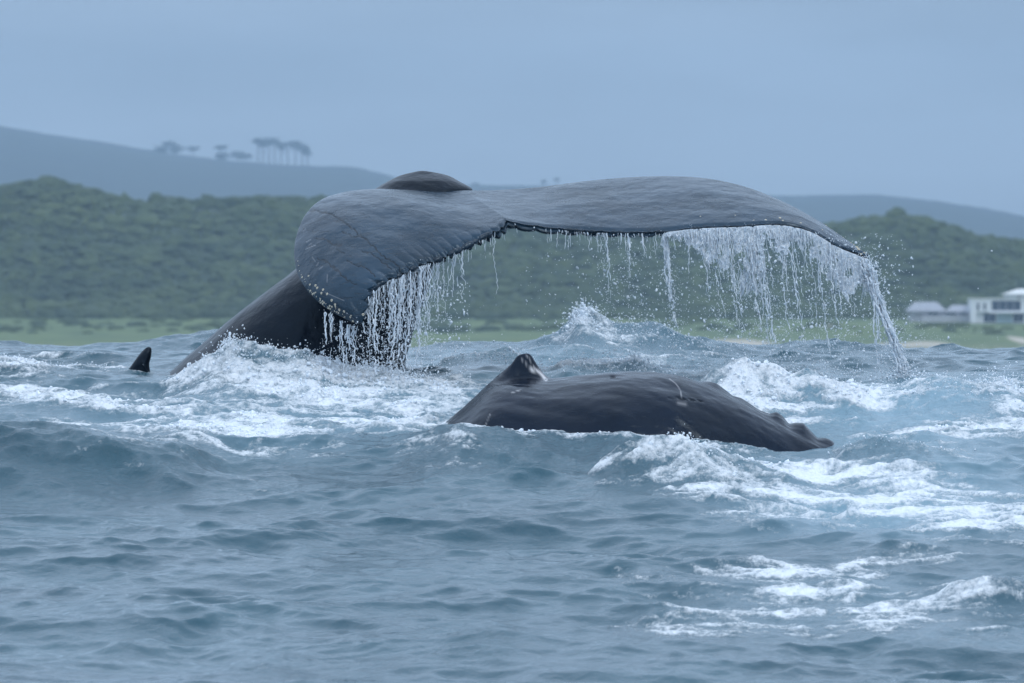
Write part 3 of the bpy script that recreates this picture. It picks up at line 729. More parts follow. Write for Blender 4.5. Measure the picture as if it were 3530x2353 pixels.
# ------------------------------------------------------------------ the second whale: a rolling back with a hooked fin
def front_whale():
    body = [(780,1190),(860,1120),(930,1060),(985,1010),(1030,968),(1068,934),(1100,902),(1127,882),(1160,872),(1205,869),(1255,872),(1330,863),(1400,856),(1450,853),(1510,855),(1560,862),(1620,882),(1680,908),(1740,940),(1790,966),(1840,990),(1890,1012),(1940,1035),(2000,1075),(2060,1120)]
    fin = [(700,0),(1090,0),(1110,3),(1130,10),(1150,20),(1170,34),(1181,49),(1188,56),(1197,58),(1210,59),(1219,56),(1226,43),(1235,28),(1247,12),(1258,3),(1268,0),(1400,0),(1440,1),(1560,0),(1605,2),(1630,12),(1645,15),(1662,8),(1682,1),(1705,6),(1722,4),(1745,0),(1768,5),(1784,17),(1798,13),(1812,3),(1828,13),(1846,20),(1862,10),(1878,2),(1898,11),(1912,12),(1935,0),(2100,0)]
    bp = np.array(body, float); fp = np.array(fin, float)
    nu, nth = 420, 190
    us = np.linspace(790, 2050, nu)
    zc = np.interp(us, bp[:, 0], bp[:, 1])
    ker = np.hanning(25); ker /= ker.sum()
    zc = np.convolve(np.pad(zc, 12, mode='edge'), ker, 'valid')
    fh = np.interp(us, fp[:, 0], fp[:, 1])
    k2 = np.hanning(5); k2 /= k2.sum(); fh = np.convolve(np.pad(fh, 2, mode='edge'), k2, 'valid')
    # angle across the back, denser round the ridge
    q = np.linspace(-1, 1, nth); th = np.sign(q) * np.abs(q) ** 1.45 * math.pi * .72
    V = np.zeros((nu, nth, 3)); sca = np.zeros((nu, nth)); gr = np.zeros((nu, nth))
    for i, u in enumerate(us):
        f = (u - 790) / (2050 - 790)
        Yr = 38.15 - .25 * f + .05 * math.sin(f * 5)
        ry = 1.05 * (1 - .80 * sstep(.45, 1.02, np.array(f))) ; rz = .85 * (1 - .62 * sstep(.5, 1.0, np.array(f)))
        zt = EYE + (784 - zc[i]) / F * Yr
        s, c = np.sin(th), np.cos(th)
        y = -ry * np.sign(s) * np.abs(s) ** .95; z = zt - rz + rz * np.sign(c) * np.abs(c) ** .92
        # flank shoulders soften the section; ridge adds fin and knuckles
        h = fh[i] / F * Yr
        wfin = .16 - .10 * sstep(1110, 1200, np.array(u)) if u < 1400 else .12
        z = z + h * np.exp(-(np.abs(y) / wfin) ** 2.4)
        V[i, :, 0] = (u - 1176) / F * Yr + .12 * (-y) * 0
        V[i, :, 1] = Yr + y; V[i, :, 2] = z
    nn = grid_normals(V)
    if nn[nu // 2, nth // 2, 2] < 0: nn = -nn
    XX, TT = V[..., 0], V[..., 1] * 1.2 + V[..., 2] * .8
    lump = fbm(XX * 1.5 + TT * .8, TT * 1.6, 4, 45) * .022 + fbm(XX * 5 + TT * 3, TT * 5, 3, 48, .6) * .005
    V += nn * lump[..., None]
    UV = np.stack([V[..., 0] / V[..., 1] * F + 1176, 784 - (V[..., 2] - EYE) / V[..., 1] * F], -1)
    def line(pts, w, arr, amt):
        p = np.array(pts, float); best = np.full(UV.shape[:2], 1e9)
        for a, b in zip(p[:-1], p[1:]):
            ab = b - a; h = np.clip(((UV - a) @ ab) / (ab @ ab), 0, 1)
            best = np.minimum(best, np.linalg.norm(UV - a - h[..., None] * ab, axis=-1))
        np.maximum(arr, np.exp(-(best / w) ** 2) * amt, out=arr)
    front = V[..., 1] < 38.2
    # white worn patch on the fin's rear edge, thin scratches and a nick
    line([(1222,848),(1236,852),(1246,862),(1254,872)], 3.4, sca, .85)
    line([(1216,850),(1226,846)], 2.8, sca, .8)
    line([(1196,822),(1208,834),(1214,842)], 1.6, sca, .35)
    line([(1208,815),(1218,826)], 1.4, sca, .4)
    line([(1538,870),(1552,880),(1562,895),(1566,912)], 1.1, sca, .32)
    line([(1558,925),(1574,928)], 3.5, sca, .22)
    line([(1175,902),(1195,895)], 1.2, sca, .4)
    line([(1112,985),(1122,960),(1126,950)], 1.1, sca, .25)
    line([(1535,913),(1580,917),(1615,921)], 1.2, gr, 1.0)
    line([(1404,866),(1410,866)], 2.4, gr, 1.0)
    blot = sstep(.15, .5, perlin(UV[..., 0] * .25, UV[..., 1] * .3, 7))
    sca *= (1 - .75 * blot * (sca > .8))
    V -= nn * (gr * .006)[..., None]
    return V, gr, sca
fv, fgr, fsc = front_whale()
org = P(1450, 1000, 38.0)
whale2 = empty('surfacing_whale', org, label='dark humpback back with a hooked dorsal fin and knobbly ridge rolling through foam', category='whale')
b2 = link('body', mesh_np('surfacing_whale_body', fv, grid_faces(fv.shape[0], fv.shape[1]), M_front, True, {'groove_shade': fgr, 'scar': fsc}), whale2)
b2.location = tuple(-q for q in org)

# ------------------------------------------------------------------ water pouring off the flukes
def along(T_, s): return T_[np.clip((np.asarray(s) * (len(T_) - 1)).astype(int), 0, len(T_) - 1)]
def u_of(p): return p[..., 0] / p[..., 1] * F + 1176
Tl, Tr = fl[5], fr[5]
ul, ur = u_of(Tl), u_of(Tr)

sp = Soup()                     # left lobe
k = 0
def fall_len(top, vend): return top[2] - P(0, vend, top[1])[2]
order = np.argsort(ul)
def at_u(T_, uu, u):
    o = np.argsort(uu); i = o[min(len(o) - 1, np.searchsorted(uu[o], u))]; return T_[i].copy()
for u, n_, vend, r in [(845,5,870,.006),(856,6,880,.006),(868,3,800,.005),(882,3,760,.005),(897,8,875,.006),(908,8,882,.0065),(919,7,885,.006),(930,5,870,.0055),(942,4,875,.006),(953,8,888,.006),(962,8,860,.006),(972,5,800,.005),(984,7,815,.0052),(994,6,760,.005),(1003,5,720,.005),(1014,4,740,.0045),(1026,3,700,.0045),(1038,4,690,.0045),(1052,3,670,.0042),(1064,3,660,.004),(1130,2,625,.0036)]:
    for j in range(max(2, int(n_ * .8))):
        p = at_u(Tl, ul, u + random.gauss(0, 4.5)); p[2] -= .02; p[1] += random.uniform(-.04, .12)
        strand(sp, p, max(.08, fall_len(p, vend + random.gauss(0, 22)) * random.choice([1, 1, .8, .55])), random.gauss(-.01, .03), r * random.uniform(.55, 1.15), .022, random.uniform(.25, .65), k); k += 1
for k2 in range(70):           # short drips all along the edge
    p = at_u(Tl, ul, random.uniform(842, 1160)); p[2] -= .02
    strand(sp, p, random.uniform(.02, .16), random.gauss(0, .04), .0035, .008, .5, k); k += 1
for u, v, n_, vend in ((752,716,3,868),(765,726,2,800),(782,736,3,862),(800,745,5,840),(812,748,4,872),(760,720,2,760)):
    for j in range(n_):
        p = P(u + random.gauss(0, 4), v, 40.02 + random.uniform(0, .05))
        strand(sp, p, max(.1, fall_len(p, vend + random.gauss(0, 18)) * random.choice([1, .9, .6])), random.gauss(0.0, .04), .0055 * random.uniform(.6, 1.1), .020, .45, k); k += 1
m = 2600                        # loose drops
uu = np.concatenate([rng.normal(900, 60, m // 2), rng.uniform(760, 1080, m // 2)]); vv = 640 + 250 * rng.beta(1.3, 1.1, m)
YY = rng.normal(40.25, .18, m); keep = (vv > 650 + (940 - uu).clip(0) * .45) & (uu > 745)
pp = np.stack([(uu - 1176) / F * YY, YY, EYE + (784 - vv) / F * YY], -1)[keep]
sp.drops(pp, rng.gamma(2.2, .0011, len(pp)) + .0012, 1.8)
sp.build('falling_water', M_drop, kind='stuff', label='white strands of water pouring from the curled left fluke over the dark tail stock', category='falling water')

sp = Soup()                     # right lobe
longs = [(1525,.55,765,.0085,8,.10),(1385,.4,640,.0045,3,.05),(1395,.4,700,.004,2,.05),(1440,.5,620,.0055,3,.04),(1442,.5,700,.004,2,.03),(1480,.5,600,.004,3,.05),(1612,.4,690,.006,4,.12),(1640,.5,760,.0045,3,.12),(1672,.4,800,.0055,4,.13),(1715,.4,765,.0065,5,.13),(1738,.4,840,.008,7,.13),(1752,.5,880,.005,3,.12),(1790,.4,780,.005,4,.10),(1812,.4,800,.0055,4,.13),(1840,.5,740,.0045,3,.12),(1868,.4,830,.006,4,.12),(1905,.4,740,.0055,4,.10),(1935,.4,720,.0045,3,.10),(1655,.4,660,.004,2,.1),(1570,.5,640,.0035,3,.06),(1350,.5,600,.003,2,.03),(1258,.5,585,.003,2,.0),(1300,.5,600,.003,2,.0),(1500,.5,590,.0035,3,.02),(1420,.5,580,.0035,3,.02)]
for u, br, vend, r, n_, lean in longs:
    for j in range(n_):
        p = at_u(Tr, ur, u + random.gauss(0, 3 + n_ * .35)); p[2] -= .02; p[1] += random.uniform(-.02, .05)
        strand(sp, p, max(.08, fall_len(p, vend + random.gauss(0, 14)) * random.choice([1, 1, .85, .6])), lean + random.gauss(0, .010), r * random.uniform(.55, 1.1), .016, br * random.uniform(.7, 1.2), k); k += 1
for j in range(170):
    u = random.choice([random.uniform(1170, 1560), random.uniform(1500, 1990), random.uniform(1560, 1990)])
    p = at_u(Tr, ur, u); p[2] -= .02; p[1] += random.uniform(-.01, .03)
    L = random.expovariate(1 / (.035 if u < 1540 else .08)) + .015
    strand(sp, p, min(L, .5), .03 + random.gauss(0, .03), .0028 if u < 1540 else .0045, .010, .3, k); k += 1
# sheets that tear into ropes: thick wrinkled membranes hanging from the edge
SH = np.array([(1520,34),(1535,8),(1548,14),(1575,34),(1600,48),(1615,84),(1632,70),(1646,96),(1662,100),(1672,30),(1684,62),(1700,108),(1722,126),(1742,112),(1752,26),(1762,60),(1780,88),(1798,96),(1808,30),(1820,24),(1834,52),(1850,64),(1866,58),(1884,96),(1900,84),(1912,92),(1930,130),(1948,110),(1962,64),(1975,70),(1985,98),(1992,120)], float)
ns = 620; nd = 110
us_ = np.linspace(1518, 1992, ns); base = np.array([at_u(Tr, ur, u) for u in us_])
Ls = np.interp(us_, SH[:, 0], SH[:, 1]) / F * 41 * (1 + .25 * perlin(us_ * .2, us_ * 0, 3)) + .02
D = np.linspace(0, 1, nd)
S2 = np.zeros((ns, nd, 3)); S2[:] = base[:, None]
dd = Ls[:, None] * D[None] * 1.08
S2[..., 2] -= dd + .018
S2[..., 0] += dd * .12
XA, ZA = S2[..., 0].copy(), S2[..., 2].copy()
S2[..., 1] += .03 * fbm(XA * 9, ZA * 4, 4, 23, .6) + .012 * fbm(XA * 38, ZA * 18, 3, 29, .6)
S2[..., 0] += .012 * fbm(XA * 14, ZA * 9, 3, 24)
hole = fbm(XA * 13, ZA * 7, 4, 83, .6) + .5 * (D[None] - .55) * 1.0 + .25 * fbm(XA * 45, ZA * 20, 2, 85)
edgecut = D[None] > (1 - .25 * (0.5 + fbm(XA * 30, ZA * 0, 3, 86)))
okv = (hole < .19) & ~edgecut
fq = grid_faces(ns, nd)
okf = okv.ravel()[fq].all(1)
fq = fq[okf]
back = S2.copy(); back[..., 1] += .006
tri = np.concatenate([fq[:, [0, 1, 2]], fq[:, [0, 2, 3]]]); n0 = ns * nd
sp.add(np.concatenate([S2.reshape(-1, 3), back.reshape(-1, 3)]), np.concatenate([tri, tri[:, ::-1] + n0]))
# ropes lying over the sheets give them their stringy texture
for j in range(260):
    i = random.randrange(ns); L = Ls[i] * random.uniform(.4, 1.15)
    p = base[i].copy(); p[2] -= .018 + Ls[i] * random.uniform(0, .4); p[1] -= .012; 
    strand(sp, p, max(.03, L * .7), .12 + random.gauss(0, .09), .0032, .018, .25, k); k += 1
# torn patch of water lower down
for j in range(70):
    p = P(random.gauss(1722, 15), random.gauss(628, 16), 40.85)
    strand(sp, p, random.uniform(.05, .16), random.gauss(.0, .35), .0055, .022, .25, k); k += 1
# heavy spout from the tip
tip = cr([(1984,588),(1998,612),(2004,640),(2012,672),(2028,715),(2046,760),(2062,805),(2074,845),(2084,890)], np.linspace(0, 1, 120))
for j in range(46):
    o = random.gauss(0, 1); q = tip.copy(); n_ = len(q)
    w = np.interp(np.linspace(0, 1, n_), [0, .1, .3, .6, .85, 1], [14, 15, 9, 6, 10, 17])
    q[:, 0] += o * w * .62 + 3.5 * wig(n_, 12, j + 900) + 2 * wig(n_, 4, j + 950)
    a = random.randrange(0, 60); b = random.randrange(a + 20, 121) if a < 99 else 120
    Yq = 40.95 + .05 * wig(n_, 14, j + 970) + random.gauss(0, .025)
    path = np.stack([(q[:, 0] - 1176) / F * Yq, Yq, EYE + (784 - q[:, 1]) / F * Yq], -1)
    rad = .0075 * random.uniform(.6, 1.3) * (0.5 + 1.1 * np.abs(wig(n_, 5, j + 990)))
    sp.tube(path[a:b], rad[a:b])
    kk = rng.integers(0, n_, 26); sp.drops(path[kk] + rng.normal(0, .03, (26, 3)), rng.uniform(.0015, .006, 26), 1.8)
q = cr([(2000,640),(2010,690),(2018,740),(2020,790),(2022,850),(2024,885)], np.linspace(0, 1, 100))
for j in range(5):
    p = P(2004 + j * 3, 650, 40.9); strand(sp, p, fall_len(p, 880), .05, .0055, .018, .45, k); k += 1
# splash where the spout lands
m = 700
a = rng.normal(0, 1, m); hgt = rng.exponential(.05, m)
pp = np.stack([P(2070, 884, 40.9)[0] + a * .09 * (1 + hgt), 40.9 + rng.normal(0, .1, m), P(0, 888, 40.9)[2] + hgt], -1)
sp.drops(pp, rng.gamma(2.2, .0013, m) + .0012)
# loose drops falling everywhere below the right lobe
m = 7600
cu = np.array([1385,1440,1525,1620,1680,1730,1760,1800,1850,1890,1930,2010])
uu = np.where(rng.random(m) < .55, rng.choice(cu, m) + rng.normal(0, 17, m), rng.uniform(1180, 2090, m))
fr_ = rng.beta(1.25, 1.15, m)
vv = 535 + fr_ * 345; uu = uu + .12 * (vv - 530)
keep = rng.random(m) < np.interp(uu, [1150, 1250, 1400, 1700, 2000, 2120, 2200], [.15, .35, .75, 1, 1, .6, .1])
YY = rng.normal(40.85, .16, m)
pp = np.stack([(uu - 1176) / F * YY, YY, EYE + (784 - vv) / F * YY], -1)[keep]
sp.drops(pp, rng.gamma(2.0, .00095, len(pp)) + .0010, 2.0)
m = 900; uu = 2060 + np.abs(rng.normal(0, 85, m)); vv = rng.normal(770, 50, m); YY = rng.normal(40.8, .2, m)
sp.drops(np.stack([(uu - 1176) / F * YY, YY, EYE + (784 - vv) / F * YY], -1), rng.uniform(.001, .0024, m))
m = 260; uu = rng.normal(1720, 170, m); vv = rng.uniform(560, 870, m)
pp = np.stack([(uu - 1176) / F * 40.8, np.full(m, 40.8), EYE + (784 - vv) / F * 40.8], -1)
sp.drops(pp, rng.uniform(.005, .0085, m), 1.9)
sp.build('falling_water', M_drop, kind='stuff', label='curtain of water and drops falling from the long right fluke and its tip', category='falling water')

# ------------------------------------------------------------------ spray over the breaking crests
sp = Soup()
def spray(cx, cy, sx, sy, m, h=.05, r=.0035, up=0):
    x = rng.normal(cx, sx, m); y = rng.normal(cy, sy, m)
    z = sea_height(x, y) + rng.exponential(h, m) - .005 + up
    sp.drops(np.stack([x, y, z], -1), rng.gamma(2., r * .35, m) + .0014, 1.6)
def spray_px(u, v, Y, a, sy, m, h=.04, r=.0035):
    spray((u - 1176) / F * Y, Y, a / F * Y, sy, m, h, r)
spray_px(540, 815, 40.35, 30, .12, 500, .022); spray_px(640, 830, 40.35, 90, .25, 900, .018)
spray_px(800, 880, 40.1, 80, .4, 600, .02); spray_px(1336, 730, 45.5, 22, .12, 500, .03, .005); spray_px(1480, 760, 45.5, 80, .2, 400, .02)
spray_px(1400, 835, 41.6, 90, .25, 700, .03); spray_px(2310, 885, 39.7, 40, .15, 500, .03); spray_px(2180, 880, 39.6, 80, .2, 300, .015)
spray_px(1590, 1030, 35.6, 50, .15, 260, .015); spray_px(2050, 1022, 36.6, 70, .1, 120, .012); spray_px(880, 872, 40.6, 60, .2, 800, .03)
spray_px(1150, 805, 43.0, 60, .2, 260, .02); spray_px(60, 835, 42.2, 100, .2, 300, .015); spray_px(1850, 880, 40.9, 120, .3, 900, .05, .003)
# froth lumps riding on the foam
fy, fxi = np.where((FM > .85) & (dX < .02) & (Yg < 46))
sel = rng.choice(len(fy), min(2600, len(fy)), replace=False)
fx_, fy_ = gx[fxi[sel]], gy[fy[sel]]
keep = CH[fy[sel], fxi[sel]] > .45
fx_, fy_ = fx_[keep], fy_[keep]
sp.drops(np.stack([fx_ + rng.normal(0, .01, len(fx_)), fy_, sea_height(fx_, fy_) + .001], -1), rng.gamma(2.5, .0030, len(fx_)) + .002, 1.0)
sp.build('sea_spray', M_froth, kind='stuff', label='white froth and spray thrown up where the waves break beside the whales', category='spray')

# ------------------------------------------------------------------ the land
YF = 5000.
def prof(pts, Y):
    a = np.array(pts, float)
    return (a[:, 0] - 1176) / F * Y, EYE + (784 - a[:, 1]) / F * Y
HX1, HZ1 = prof([(-3000,470),(-900,450),(-300,440),(0,436),(60,424),(100,420),(150,424),(200,444),(260,458),(330,468),(390,462),(450,466),(520,464),(620,460),(720,466),(900,474),(1200,500),(1600,540),(1800,545),(1880,530),(1940,520),(1990,508),(2060,500),(2100,502),(2150,516),(2220,544),(2290,560),(2352,562),(2600,575),(3200,560),(5000,560)], 1450)
HX2, HZ2 = prof([(-4000,200),(-1200,230),(-300,268),(0,294),(80,308),(150,320),(300,343),(420,364),(560,381),(700,392),(830,395),(880,406),(960,428),(1100,436),(1300,438),(1600,455),(1780,460),(1850,458),(1950,457),(2050,468),(2150,484),(2250,508),(2352,528),(2700,560),(4500,500)], YF)
def land_z(x, y):
    h1 = np.interp(x, HX1, HZ1)
    z = np.interp(y, [1090, 1130, 1180, 1230, 1300, 1325], [-2.0, .2, 1.8, 3.6, 5.6, 7.2])
    up = sstep(1318, 1452, y)
    z = z + up * (h1 - 7.4)
    z = z + 1.2 * fbm(x * .02, y * .02, 4, 3) * sstep(1130, 1200, y) * (1 - sstep(1270, 1290, y) * (1 - sstep(1320, 1330, y)))
    back = sstep(1480, 2200, y); z = z * (1 - back * .6)
    return z
ax = spread_axis(-230, 230, 1.6, 1.15, -2400, 2400); ay = np.concatenate([np.arange(1090, 1340, 3.0), np.arange(1340, 1500, 2.5), np.arange(1500, 2301, 40.)])
AX, AY = np.meshgrid(ax, ay)
LZ = land_z(AX, AY)
sand = np.exp(-((AY - 1135) / 34.) ** 2) * .40
for u, v, a, Y, h in ((1700, 800, 90, 1160, 26), (2340, 795, 22, 1175, 24), (2130, 800, 70, 1155, 22), (2060, 795, 60, 1150, 20), (1900, 722, 40, 1262, 8)):
    sand = np.maximum(sand, np.exp(-((AX - (u - 1176) / F * Y) / (a / F * Y)) ** 2 - ((AY - Y) / h) ** 2) * 1.0)
link('ground', mesh_np('ground', np.stack([AX, AY, LZ], -1), grid_faces(*AX.shape), M_land, True, {'sand': sand, 'wooded': sstep(1312, 1335, AY)}), kind='structure', label='green dune slope with pale sand patches behind the surf')
bx_ = spread_axis(-600, 600, 4.5, 1.2, -2400, 2400); by_ = np.concatenate([np.arange(2300, YF - 100, 60.), np.arange(YF - 100, YF + 100, 8.), np.arange(YF + 100, YF + 601, 50.)])
BX, BYY = np.meshgrid(bx_, by_)
h2 = np.interp(BX, HX2, HZ2)
BZ2 = 10 + (h2 - 10) * sstep(2300, YF - 10, BYY) * (1 - .3 * sstep(YF + 50, YF + 600, BYY)) + 1.3 * fbm(BX * .09, BYY * .05, 4, 8)
BZ2[0] = land_z(bx_, np.full_like(bx_, 2300.)) - .5
link('far_hill', mesh_np('far_hill', np.stack([BX, BYY, BZ2], -1), grid_faces(*BX.shape), M_farhill, True), kind='structure', label='blue hazy ridge far behind the green dunes')

# coastal scrub covering the near hill: thousands of leaf clumps
sp = Soup()
ICO2_V, ICO2_F = None, None
def subdiv(v, f):
    v = [tuple(q) for q in v]; cache = {}; out = []
    def mid(a, b):
        key = (min(a, b), max(a, b))
        if key not in cache:
            p = np.array(v[a]) + np.array(v[b]); p /= np.linalg.norm(p); v.append(tuple(p)); cache[key] = len(v) - 1
        return cache[key]
    for a, b, c in f:
        ab, bc, ca = mid(a, b), mid(b, c), mid(c, a)
        out += [(a, ab, ca), (b, bc, ab), (c, ca, bc), (ab, bc, ca)]
    return np.array(v), np.array(out)
ICO2_V, ICO2_F = subdiv(ICO_V, ICO_F)
for m, gk, IV, IF in ((5400, .24, ICO2_V, ICO2_F), (20000, .17, ICO_V, ICO_F)):
    x = np.where(rng.random(m) < .8, rng.uniform(-190, 190, m), rng.uniform(190, 380, m) * rng.choice([-1, 1], m)); y = 1320 + 150 * rng.random(m) ** 1.1
    r = rng.gamma(5, gk, m).clip(.4, 2.4)
    z = land_z(x, y) + .5 * perlin(x * .15, y * .15, 6)
    V = IV[None] * np.stack([r * rng.uniform(.9, 1.7, m), r, r * rng.uniform(.5, .95, m)], -1)[:, None, :] * (1 + rng.normal(0, .17, (m, len(IV), 1)))
    V += np.stack([x, y, z + r * .2], -1)[:, None]
    sp.add(V, (IF[None] + (np.arange(m) * len(IV))[:, None, None]).reshape(-1, 3))
m = 420                          # low clumps on the dune grass
x = rng.uniform(-150, 150, m); y = rng.uniform(1225, 1322, m); ok = (x < 78) | (y < 1262)
x, y = x[ok], y[ok]; m = len(x); r = rng.gamma(3, .28, m).clip(.3, 1.7)
V = ICO2_V[None] * np.stack([r * 1.6, r, r * .6], -1)[:, None, :] * (1 + rng.normal(0, .13, (m, 42, 1))) + np.stack([x, y, land_z(x, y) + r * .1], -1)[:, None]
sp.add(V, (ICO2_F[None] + (np.arange(m) * 42)[:, None, None]).reshape(-1, 3))
sp.build('coastal_scrub', M_scrub, kind='stuff', label='dense dark green bushes covering the hill behind the whales', category='scrub')

# ------------------------------------------------------------------ houses
def box_mesh(name, parts, mat):
    v, f = [], []
    for (x0, x1, y0, y1, z0, z1) in parts:
        o = len(v)
        v += [(x0,y0,z0),(x1,y0,z0),(x1,y1,z0),(x0,y1,z0),(x0,y0,z1),(x1,y0,z1),(x1,y1,z1),(x0,y1,z1)]
        f += [(o,o+3,o+2,o+1),(o+4,o+5,o+6,o+7),(o,o+1,o+5,o+4),(o+1,o+2,o+6,o+5),(o+2,o+3,o+7,o+6),(o+3,o,o+4,o+7)]
    return mesh_np(name, v, f, mat, False)
def window(parent, x0, x1, z0, z1, yf, mull=1):
    fr_ = [(x0 - .1, x1 + .1, yf - .06, yf - .003, z0 - .1, z0), (x0 - .1, x1 + .1, yf - .06, yf - .003, z1, z1 + .1),
           (x0 - .1, x0, yf - .06, yf - .003, z0, z1), (x1, x1 + .1, yf - .06, yf - .003, z0, z1)]
    for k in range(1, mull):
        xm = x0 + (x1 - x0) * k / mull; fr_.append((xm - .05, xm + .05, yf - .06, yf - .02, z0, z1))
    w = link('window', box_mesh('window', fr_, M_frame), parent)
    link('pane', box_mesh('pane', [(x0, x1, yf - .02, yf - .005, z0, z1)], M_glass), w)
def pxm(u, Y): return (u - 1176) / F * Y
def pzm(v, Y): return EYE + (784 - v) / F * Y
Yh = 1300.
h1 = empty('modern_house', (pxm(2231, Yh), Yh, pzm(742, Yh)), label='white modern two storey house with wide dark windows at the right edge', category='house')
q = Yh / F; zt = (742 - 687) * q; xr = 22.
mid = (742 - 716.5) * q
link('wall', box_mesh('wall', [(0, 1.2, 0, 9, 0, mid), (-0.0 + 1.2, xr, 0.9, 9, 0, mid), (0, xr, 0, 9, mid, zt)], M_wall), h1)
link('roof', box_mesh('roof', [(-.2, xr + .2, -.2, 9.2, zt + .003, zt + .25)], M_roofw), h1)
window(h1, 1.3, 1.8, mid + .5, zt - .9, 0, 1); window(h1, 2.8, 3.3, mid + .5, zt - .9, 0, 1)
window(h1, 4.7, 11.3, mid + .4, zt - .35, 0, 4); window(h1, 12.4, 17.5, mid + .4, zt - .35, 0, 3)
window(h1, 2.9, 5.6, .3, mid - .3, .9, 2); window(h1, 9.7, 12.0, .3, mid - .3, .9, 2); window(h1, 13, 18, .3, mid - .3, .9, 3)
link('garage_door', box_mesh('garage_door', [(5.9, 9.4, .82, .897, 0.0, mid - .25)], M_door), h1)
link('balcony', box_mesh('balcony', [(4.2, 12, -.9, -.003, mid - .25, mid - .02)], M_wall), h1)
Y2 = 1322.
h2_ = empty('upper_house', (pxm(2312, Y2), Y2, pzm(712, Y2)), label='white hip roofed house rising behind the modern house', category='house')
q = Y2 / F; wz = (712 - 676) * q
link('wall', box_mesh('wall', [(0, 14, 0, 8, -2, wz)], M_wall), h2_)
v = [(-.8,-.8,wz+.003),(14.8,-.8,wz+.003),(14.8,8.8,wz+.003),(-.8,8.8,wz+.003),(3.0,3.2,wz+1.35),(11.,3.2,wz+1.35),(11.,4.8,wz+1.35),(3.,4.8,wz+1.35)]
f = [(0,3,2,1),(4,5,6,7),(0,1,5,4),(1,2,6,5),(2,3,7,6),(3,0,4,7)]
link('roof', mesh_np('roof', v, f, M_roofw, False), h2_)
window(h2_, 2.4, 3.4, wz - 1.7, wz - .5, 0, 1); window(h2_, 6, 8, wz - 1.7, wz - .5, 0, 2)
Y3 = 1306.
h3 = empty('long_house', (pxm(2090, Y3), Y3, pzm(737, Y3)), label='long low grey house with a pitched roof left of the modern house', category='house')
link('wall', box_mesh('wall', [(0, 14.2, 0, 7, -1.5, 2.2), (2.5, 14.2, -1.6, -.003, -.6, 1.2)], M_gwall), h3)
def gable(x0, x1, y0, y1, z0, z1, inset=1.5):
    v = [(x0,y0,z0),(x1,y0,z0),(x1,y1,z0),(x0,y1,z0),(x0+inset,(y0+y1)/2,z1),(x1-inset,(y0+y1)/2,z1)]
    return v, [(0,3,2,1)], [(0,1,5,4),(2,3,4,5)], [(1,2,5),(3,0,4)]
def gable_mesh(*a):
    v, q1, q2, t3 = gable(*a)
    me = bpy.data.meshes.new('roof'); me.from_pydata(v, [], q1 + q2 + t3); me.update(); me.materials.append(M_roofg); return me
link('roof', gable_mesh(-.8, 8.5, -1., 7.6, 2.203, 4.4, 2.0), h3)
link('roof', gable_mesh(8.3, 15.0, -.8, 7.4, 2.10, 3.7, 1.6), h3)
window(h3, 4.2, 6.4, 1.35, 2.0, 0, 2); window(h3, 8.2, 10.6, 1.35, 2.0, 0, 3); window(h3, 11.6, 13.0, 1.35, 2.0, 0, 2)
Y4 = YF - 15
h4 = empty('hilltop_building', (pxm(1898, Y4), Y4, pzm(462, Y4)), label='flat topped building standing on the far blue ridge', category='building')
q = Y4 / F
link('wall', box_mesh('wall', [(0, 55 * q, 0, 10, -3, 9 * q), (34 * q, 50 * q, 1, 9, 9 * q + .003, 12 * q)], M_gwall), h4)
link('roof', box_mesh('roof', [(-.4, 33 * q, -.4, 10.4, 9 * q + .003, 9 * q + .7)], M_roofg), h4)

# ------------------------------------------------------------------ trees on the far ridge
def clump_cloud(n, rx, ry, rz, r0):
    s_ = Soup()
    c = rng.normal(0, .42, (n, 3)) * [rx, ry, rz]
    r = rng.uniform(.6, 1.2, n) * r0
    V = ICO_V[None] * (r[:, None, None] * [1.25, 1.1, .55]) * (1 + rng.normal(0, .28, (n, 12, 1))) + c[:, None]
    s_.add(V, (ICO_F[None] + (np.arange(n) * 12)[:, None, None]).reshape(-1, 3))
    return np.concatenate(s_.v), np.concatenate(s_.f)
def far_tree(u, v_top, wpx, hcrown, kind, label):
    Y = YF - 15 + random.uniform(-12, 8)
    x = pxm(u, Y); ground_z = float(np.interp(x, HX2, HZ2)) - .8
    top = pzm(v_top, Y); H = top - ground_z
    t = empty(kind, (x, Y, ground_z), label=label, category='tree', group='trees along the far ridge')
    s_ = Soup(); lean = random.uniform(-.06, .06)
    zs = np.linspace(-1.0, H * .92, 9); path = np.stack([lean * zs + .15 * np.sin(zs * .7 + u), 0 * zs, zs], -1)
    s_.tube(path, np.linspace(.85, .28, 9) * (1 if H > 15 else .6), 6)
    for j in range(4):
        a = random.uniform(0, 6.28); z0 = H * random.uniform(.5, .8); L = wpx * Y / F * .35
        p0 = np.array([lean * z0, 0, z0]); p1 = p0 + [math.cos(a) * L, math.sin(a) * L * .6, L * .55]
        s_.tube(np.linspace(p0, p1, 4), np.linspace(.30, .12, 4), 5)
    s_.build('trunk', M_bark, parent=t)
    w = wpx * Y / F / 2; hc = hcrown * Y / F / 2
    V, Fc = clump_cloud(90 if kind == 'broad_tree' else 55, w, w * .7, hc, max(.6, min(w, 3) * .42))
    V = V + [lean * H * .9, 0, H - hc]
    link('crown', mesh_np('crown', V, Fc, M_farleaf, False), t)
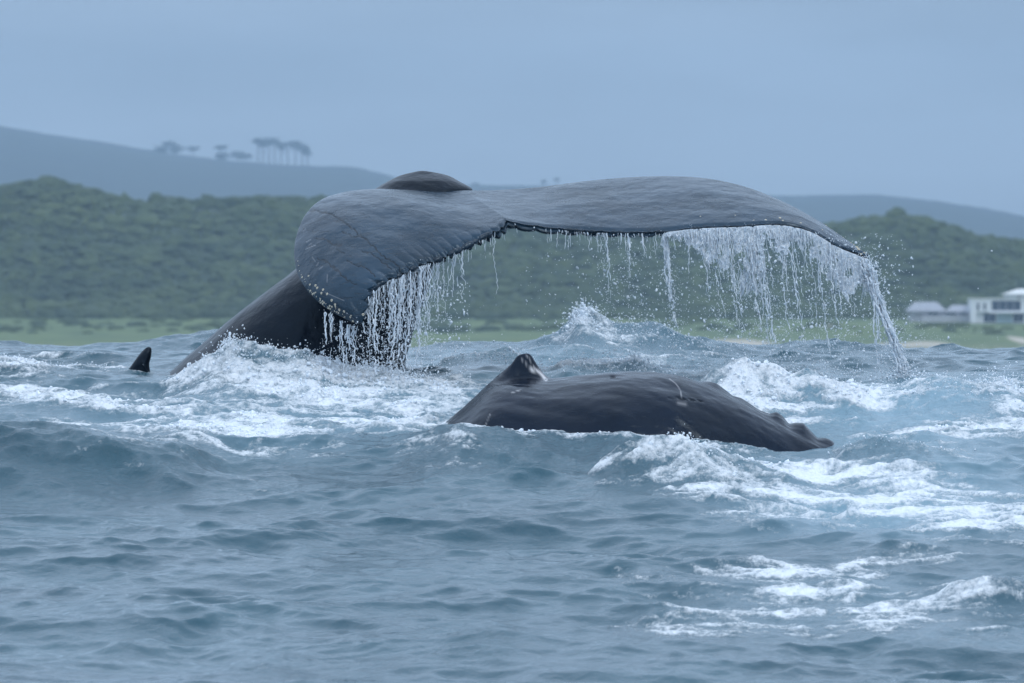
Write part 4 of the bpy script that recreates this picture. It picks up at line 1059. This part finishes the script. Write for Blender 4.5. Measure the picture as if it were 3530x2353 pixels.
TREES = [
 (368,335,34,18,'broad_tree','leftmost broad tree on the far ridge, low and rounded'),
 (388,324,36,14,'broad_tree','tallest spreading tree in the left clump on the far ridge'),
 (404,334,30,18,'broad_tree','dense rounded tree closing the left clump on the far ridge'),
 (444,337,28,8,'broad_tree','small flat crowned tree standing alone between the two left clumps'),
 (507,334,28,8,'broad_tree','thin flat crowned tree just left of the bushy ridge trees'),
 (512,350,34,16,'broad_tree','low bushy tree under the thin flat crowned one'),
 (545,347,30,14,'broad_tree','bushy tree just before the tall pine stand'),
 (562,352,30,14,'broad_tree','rounded low tree at the foot of the tall pine stand'),
 (592,315,35,15,'tall_pine','first tall bare trunked pine of the ridge stand'),
 (604,322,27,15,'tall_pine','slightly shorter pine beside the first of the ridge stand'),
 (618,317,35,15,'tall_pine','tall pine with flat crown in the middle of the ridge stand'),
 (632,318,32,15,'tall_pine','pine whose flat crown joins its neighbour in mid stand'),
 (645,328,24,15,'tall_pine','narrow pine in the thin gap of the ridge stand'),
 (662,323,35,17,'tall_pine','pine with dark crown left of the tilted one'),
 (678,325,40,17,'tall_pine','pine with the widest tilted dark crown of the ridge stand'),
 (694,330,35,17,'tall_pine','tall pine near the right end of the ridge stand'),
 (708,340,21,17,'tall_pine','rightmost and thinnest pine of the ridge stand'),
 (1092,420,11,7,'broad_tree','small lone tree just above the fluke near the whale hump'),
 (1250,414,10,6,'broad_tree','faint tree above the root of the right fluke'),
 (1278,408,11,7,'broad_tree','second faint tree above the right fluke, slightly taller'),
 (2002,455,12,7,'broad_tree','round bush just right of the hilltop building'),
 (2258,497,8,8,'broad_tree','small tree on the falling right end of the far ridge'),
]
for a in TREES: far_tree(*a)

# ------------------------------------------------------------------ haze
hz = box_mesh('haze', [(-2450, 2450, -95, 5650, -4.5, 290)], None)
hm = bpy.data.materials.new('haze_air'); hm.use_nodes = True; hn = hm.node_tree.nodes; hn.clear()
ho = hn.new('ShaderNodeOutputMaterial'); hv = hn.new('ShaderNodeVolumePrincipled')
hv.inputs['Color'].default_value = (0.58, 0.80, 1.0, 1); hv.inputs['Density'].default_value = 0.00020
hm.node_tree.links.new(hv.outputs[0], ho.inputs['Volume'])
hz.materials.append(hm)
link('haze', hz, kind='stuff')
